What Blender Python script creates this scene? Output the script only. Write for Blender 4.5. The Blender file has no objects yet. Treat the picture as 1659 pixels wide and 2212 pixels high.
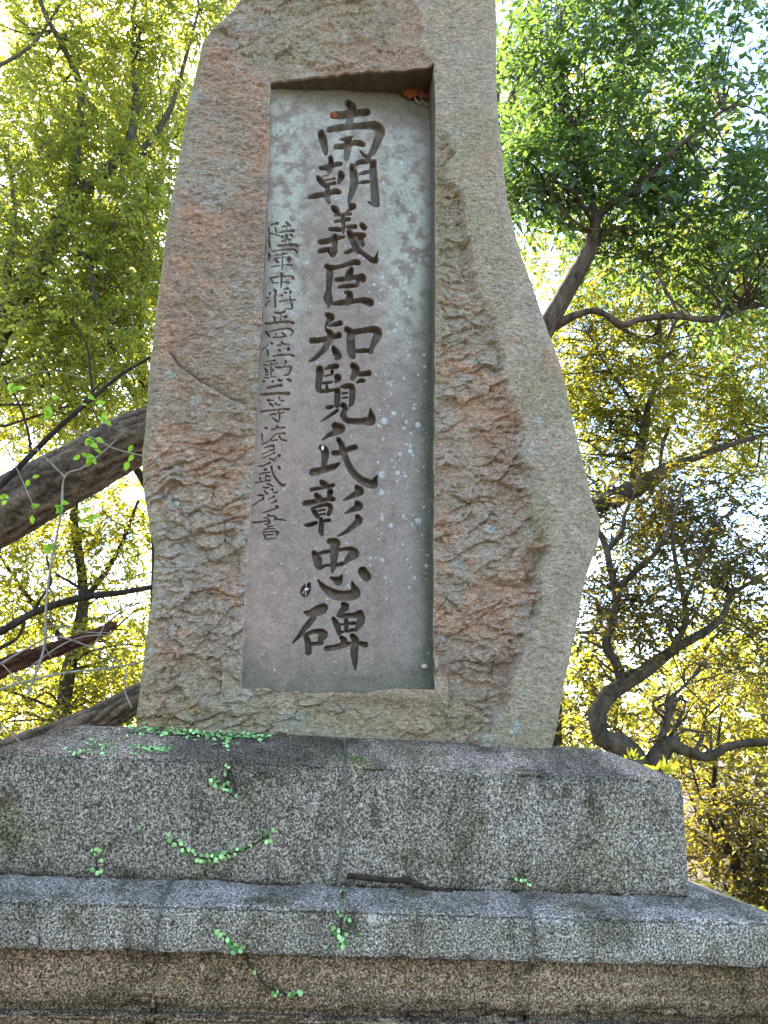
import bpy, math
import numpy as np
from mathutils import Matrix

S = bpy.context.scene
# ---------------------------------------------------------------- camera
PITCH, YAW, ROLL = .2823, -.0705, -.0450
CAM = np.array([-.1185, -3.0, 1.6])
F_ = np.array([-math.sin(YAW)*math.cos(PITCH), math.cos(YAW)*math.cos(PITCH), math.sin(PITCH)])
r0 = np.array([math.cos(YAW), math.sin(YAW), 0.]); u0 = np.cross(r0, F_)
R_ = math.cos(ROLL)*r0-math.sin(ROLL)*u0
U_ = math.sin(ROLL)*r0+math.cos(ROLL)*u0
cam_d = bpy.data.cameras.new('camera'); cam = bpy.data.objects.new('camera', cam_d)
S.collection.objects.link(cam)
m = Matrix.Identity(4)
for i in range(3):
    m[i][0], m[i][1], m[i][2], m[i][3] = R_[i], U_[i], -F_[i], CAM[i]
cam.matrix_world = m
cam_d.sensor_fit = 'HORIZONTAL'; cam_d.sensor_width = 36; cam_d.lens = 36*1662/1659
cam_d.clip_start = .05; cam_d.clip_end = 800
S.camera = cam
# ---------------------------------------------------------------- sky, sun, exposure
SUN_AZ, SUN_EL = math.radians(-31), math.radians(42)     # azimuth from +Y towards +X
w = bpy.data.worlds.new('World'); S.world = w; w.use_nodes = True
nt = w.node_tree; nt.nodes.clear()
out = nt.nodes.new('ShaderNodeOutputWorld'); bg = nt.nodes.new('ShaderNodeBackground')
sky = nt.nodes.new('ShaderNodeTexSky'); sky.sky_type = 'NISHITA'; sky.sun_disc = False
sky.sun_elevation = SUN_EL; sky.sun_rotation = SUN_AZ
sky.air_density = 1.0; sky.dust_density = .5; sky.ozone_density = 1.0
bg.inputs['Strength'].default_value = .12
nt.links.new(sky.outputs[0], bg.inputs[0]); nt.links.new(bg.outputs[0], out.inputs[0])
sd = bpy.data.lights.new('sun', 'SUN'); sd.energy = 4.6; sd.angle = math.radians(.5); sd.color = (1, .93, .80)
sun = bpy.data.objects.new('sun', sd); S.collection.objects.link(sun)
sv = np.array([math.sin(SUN_AZ)*math.cos(SUN_EL), math.cos(SUN_AZ)*math.cos(SUN_EL), math.sin(SUN_EL)])
from mathutils import Vector
sun.rotation_euler = Vector(sv).to_track_quat('Z', 'Y').to_euler()
sun.location = (0, 0, 20)
S.view_settings.view_transform = 'Standard'; S.view_settings.look = 'None'
S.view_settings.exposure = 3.0; S.view_settings.gamma = 1
S.render.engine = 'CYCLES'
S.cycles.max_bounces = 8; S.cycles.transparent_max_bounces = 4
S.render.resolution_x = 768; S.render.resolution_y = 1024

# ---------------------------------------------------------------- helpers
COL = S.collection
RNG = np.random.default_rng(7)

def P(px, py, Y):
    """world point on the plane y=Y seen at design coordinates (1659 x 2212)"""
    px = np.asarray(px, float); py = np.asarray(py, float); Y = np.asarray(Y, float)
    px, py, Y = np.broadcast_arrays(px, py, Y)
    d = F_*1662.+R_*(px-829.5)[..., None]-U_*(py-1106.)[..., None]
    return CAM+d*((Y-CAM[1])/d[..., 1])[..., None]

def _h(ix, iy, iz, s):
    n = (ix.astype(np.int64)*374761393+iy.astype(np.int64)*668265263+iz.astype(np.int64)*2147483647+s*1274126177) & 0xffffffff
    n = ((n ^ (n >> 13))*1274126177) & 0xffffffff
    n = ((n ^ (n >> 16))*2246822519) & 0xffffffff
    return ((n ^ (n >> 15)) & 0xffffff)/float(0xffffff)

def vn(x, y, z, s=0):
    """smooth value noise in -1..1"""
    x, y, z = np.broadcast_arrays(x, y, z)
    xi, yi, zi = np.floor(x).astype(int), np.floor(y).astype(int), np.floor(z).astype(int)
    fx, fy, fz = x-xi, y-yi, z-zi
    fx = fx*fx*(3-2*fx); fy = fy*fy*(3-2*fy); fz = fz*fz*(3-2*fz)
    r = 0
    for a in (0, 1):
        for b in (0, 1):
            for c in (0, 1):
                r = r+_h(xi+a, yi+b, zi+c, s)*(fx if a else 1-fx)*(fy if b else 1-fy)*(fz if c else 1-fz)
    return r*2-1

def fbm(x, y, z, o=4, s=0, g=.5, l=2.03):
    r = 0; a = 1.; t = 0.
    for i in range(o):
        r = r+a*vn(x, y, z, s+i*17); t += a; a *= g; x = x*l+13.7; y = y*l+5.1; z = z*l+9.3
    return r/t

def facets(x, z, s=0, tilt=1.):
    """chipped rock: random tilted planes per cell; returns height and distance to the cell border"""
    xi, zi = np.floor(x).astype(int), np.floor(z).astype(int)
    best = np.full(x.shape, 1e9); sec = np.full(x.shape, 1e9); h = np.zeros(x.shape)
    for a in (-1, 0, 1):
        for b in (-1, 0, 1):
            cx, cz = xi+a, zi+b; o = np.zeros_like(cx)
            px = cx+_h(cx, cz, o, s+1); pz = cz+_h(cx, cz, o, s+2)
            dx, dz = x-px, z-pz; d = dx*dx+dz*dz
            hh = (_h(cx, cz, o, s+3)-.5)*.7+tilt*((_h(cx, cz, o, s+4)-.5)*dx+(_h(cx, cz, o, s+5)-.75)*1.6*dz)
            m_ = d < best
            sec = np.where(m_, best, np.minimum(sec, d)); h = np.where(m_, hh, h); best = np.where(m_, d, best)
    return h, np.sqrt(sec)-np.sqrt(best)

def sstep(a, b, x):
    t = np.clip((x-a)/(b-a), 0, 1); return t*t*(3-2*t)

def mesh_np(name, V, Fq, mat=None, parent=None, col=None, smooth=True, ftint=None):
    """mesh from numpy verts (n,3) and faces (m,k); optional per-vertex colour, per-face tint"""
    V = np.ascontiguousarray(V, dtype=np.float32); Fq = np.ascontiguousarray(Fq, dtype=np.int32)
    me = bpy.data.meshes.new(name); k = Fq.shape[1]
    me.vertices.add(len(V)); me.vertices.foreach_set('co', V.ravel())
    me.loops.add(Fq.size); me.loops.foreach_set('vertex_index', Fq.ravel())
    me.polygons.add(len(Fq))
    me.polygons.foreach_set('loop_start', np.arange(0, Fq.size, k, dtype=np.int32))
    try: me.polygons.foreach_set('loop_total', np.full(len(Fq), k, np.int32))
    except Exception: pass
    me.update(calc_edges=True)
    me.polygons.foreach_set('use_smooth', np.full(len(Fq), smooth, bool))
    if col is not None:
        a = me.color_attributes.new('tone', 'FLOAT_COLOR', 'POINT')
        c = np.ones((len(V), 4), np.float32); c[:, :3] = col; a.data.foreach_set('color', c.ravel())
    if ftint is not None:
        a = me.attributes.new('tint', 'FLOAT', 'FACE'); a.data.foreach_set('value', np.ascontiguousarray(ftint, dtype=np.float32))
    if mat: me.materials.append(mat)
    o = bpy.data.objects.new(name, me); COL.objects.link(o)
    if parent: o.parent = parent
    return o

def tag(o, label=None, cat=None, group=None, kind=None):
    if label: o['label'] = label
    if cat: o['category'] = cat
    if group: o['group'] = group
    if kind: o['kind'] = kind
    return o

def empty(name, loc=(0, 0, 0)):
    o = bpy.data.objects.new(name, None); o.location = loc; o.empty_display_size = .2; COL.objects.link(o); return o

def put(o, root):
    """parent with geometry given in world coordinates"""
    o.parent = root; o.location = (-root.location[0], -root.location[1], -root.location[2]); return o

def grid_faces(nr, nc, off=0):
    i = np.arange(nr-1)[:, None]*nc+np.arange(nc-1)[None, :]+off
    return np.stack([i, i+1, i+nc+1, i+nc], -1).reshape(-1, 4)

def compact(V, Fc, *att):
    u, inv = np.unique(Fc.ravel(), return_inverse=True)
    return (V[u], inv.reshape(Fc.shape))+tuple(a[u] for a in att)

def spline(pts, n):
    """Catmull-Rom through points (k,d) -> (n,d)"""
    p = np.asarray(pts, float); k = len(p)
    if k == 2: return p[0]+(p[1]-p[0])*np.linspace(0, 1, n)[:, None]
    e = np.vstack([2*p[0]-p[1], p, 2*p[-1]-p[-2]]); t = np.linspace(0, k-1-1e-6, n)
    i = t.astype(int); f = (t-i)[:, None]
    a, b, c, d = e[i], e[i+1], e[i+2], e[i+3]
    return .5*(2*b+(c-a)*f+(2*a-5*b+4*c-d)*f**2+(3*b-a-3*c+d)*f**3)

def tube(pts, ns=8, n=None, rough=0., seed=0, cap=True):
    """pts: (k,4) x y z r -> verts, faces (quads)"""
    pts = np.asarray(pts, float)
    n = n or max(4, 4*len(pts)); q = spline(pts, n); c, r = q[:, :3], np.maximum(q[:, 3], .0008)
    t = np.gradient(c, axis=0); t /= np.linalg.norm(t, axis=1)[:, None]+1e-9
    up = np.array([.13, .21, .97]); a = np.cross(t, up); bad = np.linalg.norm(a, axis=1) < .15
    a[bad] = np.cross(t[bad], [1, 0, 0]); a /= np.linalg.norm(a, axis=1)[:, None]; b = np.cross(t, a)
    th = np.linspace(0, 2*math.pi, ns, endpoint=False)
    rr = r[:, None]*np.ones(ns)
    if rough:
        L = np.cumsum(np.r_[0, np.linalg.norm(np.diff(c, axis=0), axis=1)])
        rr = rr*(1+rough*fbm(np.cos(th)[None, :]*1.3, np.sin(th)[None, :]*1.3, (L*2.2)[:, None], 3, seed))
        rr = rr*(1+rough*.7*vn((th*ns/math.pi)[None, :]*.6, (L*1.3)[:, None], 0., seed+5))
    V = c[:, None]+rr[..., None]*(np.cos(th)[None, :, None]*a[:, None]+np.sin(th)[None, :, None]*b[:, None])
    i = np.arange(n-1)[:, None]*ns; j = np.arange(ns)[None, :]; k = (j+1) % ns
    F = np.stack([i+j, i+k, i+ns+k, i+ns+j], -1).reshape(-1, 4)
    V = V.reshape(-1, 3)
    if cap and ns in (4, 6, 8):
        for base in (0, (n-1)*ns):
            F = np.vstack([F, [[base, base+1, base+2, base+3]]])
            if ns >= 6: F = np.vstack([F, [[base, base+3, base+4, base+5]]])
            if ns == 8: F = np.vstack([F, [[base, base+5, base+6, base+7]]])
    return V, F

def join(parts):
    V, F, o = [], [], 0
    for v, f in parts: V.append(v); F.append(f+o); o += len(v)
    return np.vstack(V), np.vstack(F)

# ---------------------------------------------------------------- materials
class M:
    def __init__(s, name):
        s.m = bpy.data.materials.new(name); s.m.use_nodes = True; s.t = s.m.node_tree; s.t.nodes.clear()
        s.out = s.n('OutputMaterial'); s.co = s.n('TexCoord').outputs['Object']
    def n(s, ty, **k):
        x = s.t.nodes.new('ShaderNode'+ty)
        for a, b in k.items(): setattr(x, a, b)
        return x
    def l(s, a, b): s.t.links.new(a, b)
    def inp(s, node, name, v):
        if isinstance(v, bpy.types.NodeSocket): s.l(v, node.inputs[name])
        else: node.inputs[name].default_value = v
    def noise(s, scale, det=4, rough=.6, vec=None, dist=0.):
        x = s.n('TexNoise'); s.inp(x, 'Scale', scale); s.inp(x, 'Detail', det); s.inp(x, 'Roughness', rough); s.inp(x, 'Distortion', dist)
        s.l(vec or s.co, x.inputs['Vector']); return x.outputs['Fac']
    def voro(s, scale, feature='F1', vec=None, out='Distance'):
        x = s.n('TexVoronoi', feature=feature); s.inp(x, 'Scale', scale); s.l(vec or s.co, x.inputs['Vector']); return x.outputs[out]
    def ramp(s, fac, stops, interp='LINEAR'):
        x = s.n('ValToRGB'); x.color_ramp.interpolation = interp; e = x.color_ramp.elements
        while len(e) < len(stops): e.new(.5)
        for i, (p, c) in enumerate(stops):
            e[i].position = p; e[i].color = (*c, 1) if len(c) == 3 else c
        s.l(fac, x.inputs[0]); return x.outputs[0]
    def map(s, v, a, b, c=0., d=1.):
        x = s.n('MapRange'); s.l(v, x.inputs[0])
        for i, q in enumerate((a, b, c, d)): x.inputs[i+1].default_value = q
        return x.outputs[0]
    def mix(s, fac, a, b, mode='MIX'):
        x = s.n('Mix', data_type='RGBA', blend_type=mode)
        for i, v in ((0, fac), (6, a), (7, b)):
            if isinstance(v, bpy.types.NodeSocket): s.l(v, x.inputs[i])
            else: x.inputs[i].default_value = v if i == 0 else (*v, 1)
        return x.outputs[2]
    def math(s, op, a, b=0.):
        x = s.n('Math', operation=op)
        for i, v in enumerate((a, b)):
            if isinstance(v, bpy.types.NodeSocket): s.l(v, x.inputs[i])
            else: x.inputs[i].default_value = v
        return x.outputs[0]
    def attr(s, name, out='Color'):
        x = s.n('Attribute', attribute_name=name); return x.outputs[out]
    def stretch(s, sx, sy, sz):
        x = s.n('Mapping'); x.inputs['Scale'].default_value = (sx, sy, sz); s.l(s.co, x.inputs[0]); return x.outputs[0]
    def bump(s, h, strength=.4, dist=.004):
        x = s.n('Bump'); s.l(h, x.inputs['Height']); x.inputs['Strength'].default_value = strength; x.inputs['Distance'].default_value = dist
        return x.outputs[0]
    def bsdf(s, col, rough=.85, normal=None, spec=.3, sheen=0):
        x = s.n('BsdfPrincipled'); s.inp(x, 'Base Color', col if isinstance(col, bpy.types.NodeSocket) else (*col, 1)); s.inp(x, 'Roughness', rough)
        x.inputs['Specular IOR Level'].default_value = spec
        if normal: s.l(normal, x.inputs['Normal'])
        return x.outputs[0]
    def done(s, sh): s.l(sh, s.out.inputs[0]); return s.m

def mat_stone():
    k = M('weathered_sandstone'); base = k.attr('tone')
    st = k.stretch(1, 1, 1.8)
    g = k.noise(38, 8, .75, st); f = k.noise(120, 4, .7, st); q = k.noise(72, 4, .8, st)
    c = k.mix(k.map(g, .3, .72, 0, 1), k.mix(1., base, (.50, .47, .44), 'MULTIPLY'), k.mix(1., base, (1.35, 1.32, 1.28), 'MULTIPLY'))
    c = k.mix(k.map(q, .36, .64), k.mix(1., c, (.58, .55, .50), 'MULTIPLY'), k.mix(1., c, (1.42, 1.42, 1.38), 'MULTIPLY'))
    sp = k.map(k.noise(190, 3, .8), .62, .70)
    c = k.mix(k.math('MULTIPLY', sp, .6), c, (.62, .60, .54))
    dk = k.map(k.noise(170, 3, .75), .36, .28)
    c = k.mix(k.math('MULTIPLY', dk, .6), c, (.05, .04, .03))
    h = k.math('ADD', k.math('MULTIPLY', g, 1.), k.math('MULTIPLY', f, .6))
    return k.done(k.bsdf(c, .92, k.bump(h, 1., .034), .15))

def mat_panel():
    k = M('dressed_panel_stone'); base = k.attr('tone')
    f = k.noise(120, 5, .75); g = k.noise(24, 5, .65)
    c = k.mix(k.map(f, .32, .7), k.mix(1., base, (.62, .61, .60), 'MULTIPLY'), k.mix(1., base, (1.30, 1.30, 1.30), 'MULTIPLY'))
    c = k.mix(k.map(g, .55, .75, 0, .35), c, k.mix(1., base, (.75, .70, .66), 'MULTIPLY'))
    sp = k.map(k.noise(170, 3, .8), .60, .68)
    c = k.mix(k.math('MULTIPLY', sp, .45), c, (.42, .43, .41))
    return k.done(k.bsdf(c, .85, k.bump(f, .35, .004), .2))

def mat_granite(name, tint=(1, 1, 1), stain=0.):
    k = M(name)
    v = k.noise(132, 3, .85); v2 = k.noise(230, 2, .6); big = k.noise(2.3, 5, .6); mid = k.noise(9, 4, .6)
    c = k.ramp(v, [(.38, (.010, .009, .008)), (.45, (.060, .055, .046)), (.505, (.150, .138, .118)), (.56, (.30, .280, .245)), (.635, (.60, .57, .52))])
    c = k.mix(k.map(v2, .60, .72, 0, .75), c, (.55, .54, .52))
    c = k.mix(k.map(v2, .40, .30, 0, .7), c, (.03, .03, .03))
    c = k.mix(k.map(big, .45, .62, 0, .75), c, k.mix(1., c, (.62, .60, .46), 'MULTIPLY'))
    c = k.mix(k.map(mid, .54, .72, 0, .85), c, k.mix(1., c, (.40, .40, .28), 'MULTIPLY'))
    run = k.noise(3., 5, .65, k.stretch(4, 4, .7)); c = k.mix(k.map(run, .5, .66, 0, .6), c, k.mix(1., c, (.5, .47, .38), 'MULTIPLY'))
    li = k.map(k.noise(13, 6, .72), .635, .665, 0, .55); c = k.mix(li, c, (.46, .48, .40))
    base = k.attr('tone'); c = k.mix(1., c, base, 'MULTIPLY')
    if tint != (1, 1, 1): c = k.mix(1., c, tint, 'MULTIPLY')
    return k.done(k.bsdf(c, .9, k.bump(k.math('ADD', v, v2), .7, .008), .25))

def mat_leaf(name, dark, light, trans, tfac=.5, rough=.45, spec=.35):
    k = M(name); t = k.attr('tint', 'Fac')
    c = k.mix(t, dark, light)
    tr = k.n('BsdfTranslucent'); k.inp(tr, 'Color', k.mix(t, trans, tuple(min(1, 1.35*x) for x in trans)))
    d = k.bsdf(c, rough, None, spec)
    x = k.n('MixShader'); x.inputs[0].default_value = tfac; k.l(d, x.inputs[1]); k.l(tr.outputs[0], x.inputs[2])
    return k.done(x.outputs[0])

def mat_bark(name, a, b, sc=(14, 14, 3), tone=False):
    k = M(name); st = k.stretch(*sc)
    f = k.noise(1.6, 6, .7, st, .6); g = k.noise(60, 4, .7)
    c = k.mix(k.map(f, .35, .66), a, b); c = k.mix(k.map(g, .35, .7, 0, .5), c, k.mix(1., c, (.5, .48, .45), 'MULTIPLY'))
    if tone: c = k.mix(1., c, k.attr('tone'), 'MULTIPLY')
    return k.done(k.bsdf(c, .95, k.bump(f, .9, .03), .1))

def mat_plain(name, a, b, scale=30, rough=.8):
    k = M(name); n_ = k.noise(scale, 5, .65)
    return k.done(k.bsdf(k.mix(k.map(n_, .3, .7), a, b), rough, k.bump(n_, .5, .01), .2))
G=[
('南',1150,360,3.6867,[
[(815,165,50),(870,225,62),(850,300,62),(835,420,55),(835,500,58)],
[(600,345,52),(720,345,60),(860,320,56),(1000,310,55),(1085,300,55)],
[(540,555,45),(700,525,50),(900,505,48),(1100,490,55),(1210,500,72),(1280,570,72),(1265,650,62),(1220,760,56),(1170,880,48),(1120,930,28)],
[(1120,950,30),(1060,935,25),(990,870,12)],
[(420,600,50),(450,700,60),(470,790,50),(485,860,40),(490,910,22)],
[(690,690,12),(790,690,36),(880,655,12)],
[(640,800,42),(720,795,42),(800,770,46),(900,745,42),(1000,760,44),(1030,770,38)],
[(820,700,50),(810,800,56),(800,900,46),(790,980,30)]]),
('朝',1150,360,3.6867,[
[(555,960,32),(570,1000,38),(550,1080,45),(540,1150,38)],
[(400,1100,18),(450,1115,36),(560,1080,38),(640,1060,36),(710,1050,30)],
[(370,1235,24),(410,1290,46),(460,1350,36),(490,1380,20)],
[(450,1235,7),(535,1205,7)],[(480,1295,14),(560,1275,14),(620,1262,16)],[(490,1350,15),(560,1340,25),(620,1328,24)],
[(700,1180,36),(715,1220,52),(700,1270,40),(680,1320,25)],
[(245,1535,22),(320,1520,43),(420,1500,40),(520,1480,38),(620,1450,42),(680,1460,40)],
[(520,1380,30),(515,1440,40),(510,1540,40),(535,1610,26)],
[(865,1080,36),(890,1150,55),(900,1250,62),(900,1350,56),(870,1450,48),(840,1550,32),(820,1620,14)],
[(900,1080,20),(960,1030,36),(1050,1020,36),(1130,1010,36)],
[(1185,1030,48),(1175,1150,54),(1190,1300,57),(1200,1450,60),(1210,1580,60),(1225,1630,52)],
[(1180,1640,28),(1100,1600,12)],
[(980,1200,18),(1040,1180,30),(1110,1165,26)],[(975,1330,18),(1040,1315,26),(1110,1310,24)]]),
('義',1150,800,3.6867,[
[(590,55,30),(630,95,50),(665,130,35),(690,165,12)],[(860,35,45),(895,45,42),(840,90,28),(780,130,10)],
[(620,180,15),(700,175,22),(780,160,24),(850,152,24)],[(625,270,22),(690,255,26),(770,235,30),(830,230,28)],
[(735,170,24),(740,260,30),(745,340,26),(745,430,15)],
[(550,375,28),(640,380,34),(700,385,30)],[(780,345,18),(850,340,28),(920,335,34)],
[(400,560,35),(470,555,43),(540,540,38),(620,510,40),(700,495,30),(760,490,18)],
[(405,690,36),(470,680,38),(540,660,26)],
[(620,480,42),(625,560,42),(615,640,38),(610,700,42),(600,760,24)],[(530,700,20),(590,750,32),(640,690,24)],
[(820,400,32),(850,450,48),(880,530,52),(920,610,54),(960,680,48),(1020,720,36),(1100,780,35),(1160,820,42),(1210,830,45),(1220,780,26),(1245,700,8)],
[(1010,310,38),(1045,345,48)],
[(910,450,28),(980,460,38),(1045,465,35)],[(990,500,46),(1010,560,42),(1025,600,34)],[(870,680,32),(800,710,30),(765,720,20)]]),
('臣',1150,800,3.6867,[
[(500,910,38),(560,935,40),(680,920,30),(800,885,32),(900,855,42),(955,860,42)],
[(545,960,46),(545,1050,50),(540,1150,44),(530,1250,42),(520,1350,60),(530,1410,64),(540,1480,22),(515,1525,6)],
[(860,960,38),(830,1020,56),(820,1080,54)],
[(640,1105,30),(720,1100,33),(820,1090,34),(920,1070,30),(1010,1075,58),(1030,1100,48)],
[(960,1110,32),(945,1180,26)],
[(670,1215,16),(760,1205,32),(860,1195,32),(950,1195,24)],
[(770,1290,20),(840,1310,42),(830,1390,54),(800,1440,50)],
[(600,1460,28),(700,1445,40),(820,1430,40),(940,1415,36),(1040,1410,46),(1130,1440,64)]]),
('知',1150,1200,3.6867,[
[(500,140,32),(560,175,56),(560,200,45),(510,260,25),(480,340,12)],
[(540,300,18),(610,285,34),(700,265,40)],
[(285,520,45),(370,515,42),(460,500,38),(560,470,38),(680,440,46)],
[(500,365,25),(560,420,50),(530,520,50),(480,620,46),(400,710,38),(320,780,30),(250,820,14)],
[(600,620,32),(640,690,56),(680,750,42),(640,780,28)],
[(790,350,40),(850,400,52),(850,500,60),(855,600,63),(865,700,56),(880,745,44)],
[(880,400,45),(1000,380,42),(1120,365,46),(1220,365,58),(1250,420,62),(1210,510,56),(1170,590,38),(1140,680,36)],
[(940,670,28),(1030,665,34),(1130,660,32)]]),
('覧',1150,1200,3.6867,[
[(400,935,56),(400,1020,54),(385,1120,46),(385,1220,46),(420,1250,36)],
[(480,930,16),(560,895,34),(650,890,38)],[(580,960,26),(580,1000,18)],
[(470,1035,12),(560,1015,13)],[(610,1030,12),(660,1045,48),(670,1070,44),(640,1110,28)],
[(440,1135,20),(520,1130,20),(580,1115,16)],
[(500,1170,20),(510,1230,24)],[(420,1255,28),(520,1250,26),(620,1230,22)],
[(880,880,45),(930,930,56),(910,1000,48),(880,1060,40)],
[(990,1010,36),(1050,1000,40),(1115,990,45)],[(950,1120,22),(1000,1100,34),(1045,1100,26)],
[(660,1240,42),(660,1320,44),(655,1400,42),(650,1470,32)],
[(710,1190,20),(790,1180,40),(870,1190,44),(875,1280,46),(870,1370,44),(860,1430,36),(840,1470,20)],
[(730,1285,17),(800,1275,15)],[(725,1355,12),(800,1345,14)],
[(500,1490,20),(540,1490,30),(590,1475,20)],[(700,1460,20),(750,1460,42),(790,1510,32)],
[(660,1530,22),(590,1580,26),(500,1640,20),(420,1690,8)],
[(770,1520,36),(740,1600,46),(800,1680,40),(900,1690,46),(1000,1690,46),(1100,1690,60),(1150,1680,68),(1150,1600,46),(1135,1500,8)]]),
('氏',1150,1650,3.6867,[
[(620,90,50),(670,130,72),(700,140,70),(610,200,42),(530,230,32),(440,300,12)],
[(420,410,36),(470,450,56),(480,530,56),(470,610,42),(460,690,36)],
[(300,770,56),(400,750,53),(500,720,48),(600,690,45),(680,645,20)],
[(600,490,36),(680,490,42),(780,450,36),(860,420,43),(920,405,38)],
[(670,290,32),(710,350,42),(740,440,46),(775,550,44),(830,680,48),(900,790,52),(1000,880,56),(1100,930,62),(1190,950,58),(1200,890,40),(1240,820,10)]]),
('彰',1150,1650,3.6867,[
[(420,905,28),(465,945,50),(510,975,35)],
[(280,1025,26),(350,1010,26),(430,1000,24),(520,975,26),(600,960,26)],
[(350,1100,36),(385,1135,48)],[(555,1050,45),(545,1110,36),(540,1150,32)],
[(185,1225,42),(270,1210,43),(380,1190,36),(500,1165,30),(600,1160,34)],
[(285,1300,18),(330,1350,38),(370,1420,30)],
[(290,1290,14),(400,1260,26),(500,1240,28),(555,1260,36),(555,1320,36),(530,1380,30)],
[(380,1330,14),(480,1315,13)],[(390,1390,14),(480,1375,13)],
[(190,1540,20),(260,1535,34),(350,1505,26)],[(470,1475,24),(540,1468,28)],
[(420,1450,28),(425,1540,38),(420,1630,38),(440,1680,20)],
[(940,990,38),(985,1040,60),(960,1070,52),(880,1110,38),(800,1150,24),(745,1180,8)],
[(940,1215,35),(970,1260,62),(930,1290,48),(860,1320,34),(770,1370,10)],
[(950,1415,38),(970,1470,56),(920,1520,46),(840,1590,36),(760,1650,26),(660,1700,10)]]),
('忠',1100,2080,3.6867,[
[(730,190,45),(800,190,50),(830,220,58),(800,300,64),(795,400,58),(790,500,48),(780,580,36),(765,640,14)],
[(505,360,42),(550,440,64),(560,520,58),(570,570,33)],
[(560,370,20),(660,345,30),(800,320,20),(960,300,28),(1020,280,18)],
[(1040,310,48),(1090,370,72),(1010,430,50),(950,500,26)],
[(600,575,26),(680,540,20),(800,540,26),(920,515,33)],
[(440,800,15),(390,880,68),(370,930,70)],
[(555,745,10),(620,830,36),(700,900,56),(800,960,73),(920,980,73),(1040,970,78),(1110,940,70),(1080,850,38),(1050,770,10)],
[(745,720,18),(830,750,48),(860,770,58),(905,690,18)],
[(1210,625,72),(1265,700,70)]]),
('碑',1100,2080,3.6867,[
[(365,1215,20),(440,1235,50),(540,1200,73),(620,1170,76),(650,1150,58)],
[(500,1290,42),(430,1380,44),(350,1470,36),(290,1560,30),(200,1660,13)],
[(380,1560,36),(410,1640,46),(420,1730,50),(420,1800,46)],
[(390,1540,28),(500,1500,33),(580,1500,43),(640,1540,66),(600,1610,43),(600,1670,28)],
[(480,1680,28),(560,1675,30),(620,1670,24)],
[(920,1100,30),(965,1135,53),(900,1210,42),(850,1270,24)],
[(880,1290,18),(960,1270,36),(1060,1265,36),(1150,1250,58)],
[(785,1310,28),(820,1370,43),(850,1450,44),(870,1530,28)],
[(1170,1240,55),(1190,1320,60),(1160,1400,48),(1110,1480,24)],
[(970,1330,34),(970,1420,34),(970,1480,26)],
[(890,1395,18),(930,1395,15)],[(1000,1385,24),(1060,1380,27),(1100,1375,23)],[(900,1510,20),(940,1500,16)],[(980,1500,18),(1050,1480,26),(1090,1475,20)],
[(900,1590,32),(940,1630,46),(920,1680,42)],
[(685,1745,42),(780,1735,40),(880,1710,40),(980,1680,36),(1020,1670,20)],
[(1060,1560,36),(1100,1620,54),(1095,1720,57),(1090,1820,56),(1095,1920,43),(1100,2000,27),(1105,2060,8)],
[(1160,1670,30),(1250,1690,42)]]),
('陸',1000,850,5.53,[
[(370,190,16),(450,170,22),(515,155,30)],[(460,240,14),(480,340,18),(490,370,10)],[(315,270,20),(330,350,16),(360,385,16),(430,400,12),(550,430,8)],[(325,400,14),(325,520,18),(335,620,18),(355,690,16)],
[(700,140,22),(750,180,26),(790,215,24)],[(600,235,12),(660,220,20),(690,215,10)],[(550,360,16),(640,335,20),(760,325,28),(860,320,34)],[(600,435,22),(635,465,22)],[(690,410,24),(720,430,26),(690,460,15),(740,500,20),(790,520,20)],[(800,405,26),(830,430,22)],[(610,545,18),(650,540,18)],[(505,650,22),(600,645,26),(700,630,20),(800,630,28),(900,630,36),(950,660,28)],[(720,200,14),(710,300,12)],[(690,450,12),(690,590,12)]]),
('軍',1000,850,5.53,[
[(320,810,18),(335,860,28),(315,930,20),(310,970,10)],[(380,775,12),(500,755,14),(620,740,14),(760,730,14),(870,735,16),(920,770,26),(940,800,20)],[(640,825,16),(700,820,20)],[(455,855,10),(520,850,14),(580,845,14)],[(455,940,18),(490,990,20),(540,1015,16)],[(630,905,10),(700,895,12),(760,930,44),(760,980,30)],[(370,1115,12),(470,1090,14),(570,1080,14)],[(650,1070,12),(740,1065,16),(840,1080,14)],[(620,800,14),(620,1000,16),(610,1170,12)],[(480,920,8),(600,905,8)]]),
('中',1000,850,5.53,[
[(600,1260,36),(600,1350,22),(595,1450,20),(590,1560,16)],[(355,1355,22),(440,1340,18),(530,1325,14)],[(370,1380,18),(400,1450,16),(420,1465,12),(530,1460,12)],[(630,1315,16),(740,1310,18),(830,1315,18),(860,1360,28)],[(620,1440,12),(680,1435,14),(760,1460,14)]]),
('将',1000,850,5.53,[
[(345,1680,26),(346,1690,26)],[(250,1780,14),(320,1780,14)],[(330,1850,8),(280,1900,14),(255,1960,16)],[(440,1610,26),(470,1650,30),(460,1750,24),(460,1850,24),(465,1980,22)],[(590,1720,20),(620,1740,20)],[(660,1670,20),(710,1675,16)],[(750,1590,20),(720,1580,26),(640,1605,8)],[(795,1655,32),(770,1700,10)],[(550,1870,18),(650,1850,12),(760,1830,12),(890,1830,18)],[(780,1750,16),(800,1830,20),(820,1930,20),(830,2010,20),(740,2025,12),(660,2015,8)]]),
('正',1000,1200,5.53,[
[(455,165,22),(540,180,22),(620,160,26),(665,145,28)],[(590,200,12),(590,340,12)],[(620,260,12),(700,255,32)],[(420,260,18),(450,290,24),(450,360,18)],[(240,405,20),(330,410,24),(480,385,22),(640,370,26),(780,370,26),(860,395,26)]]),
('四',1000,1200,5.53,[
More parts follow.
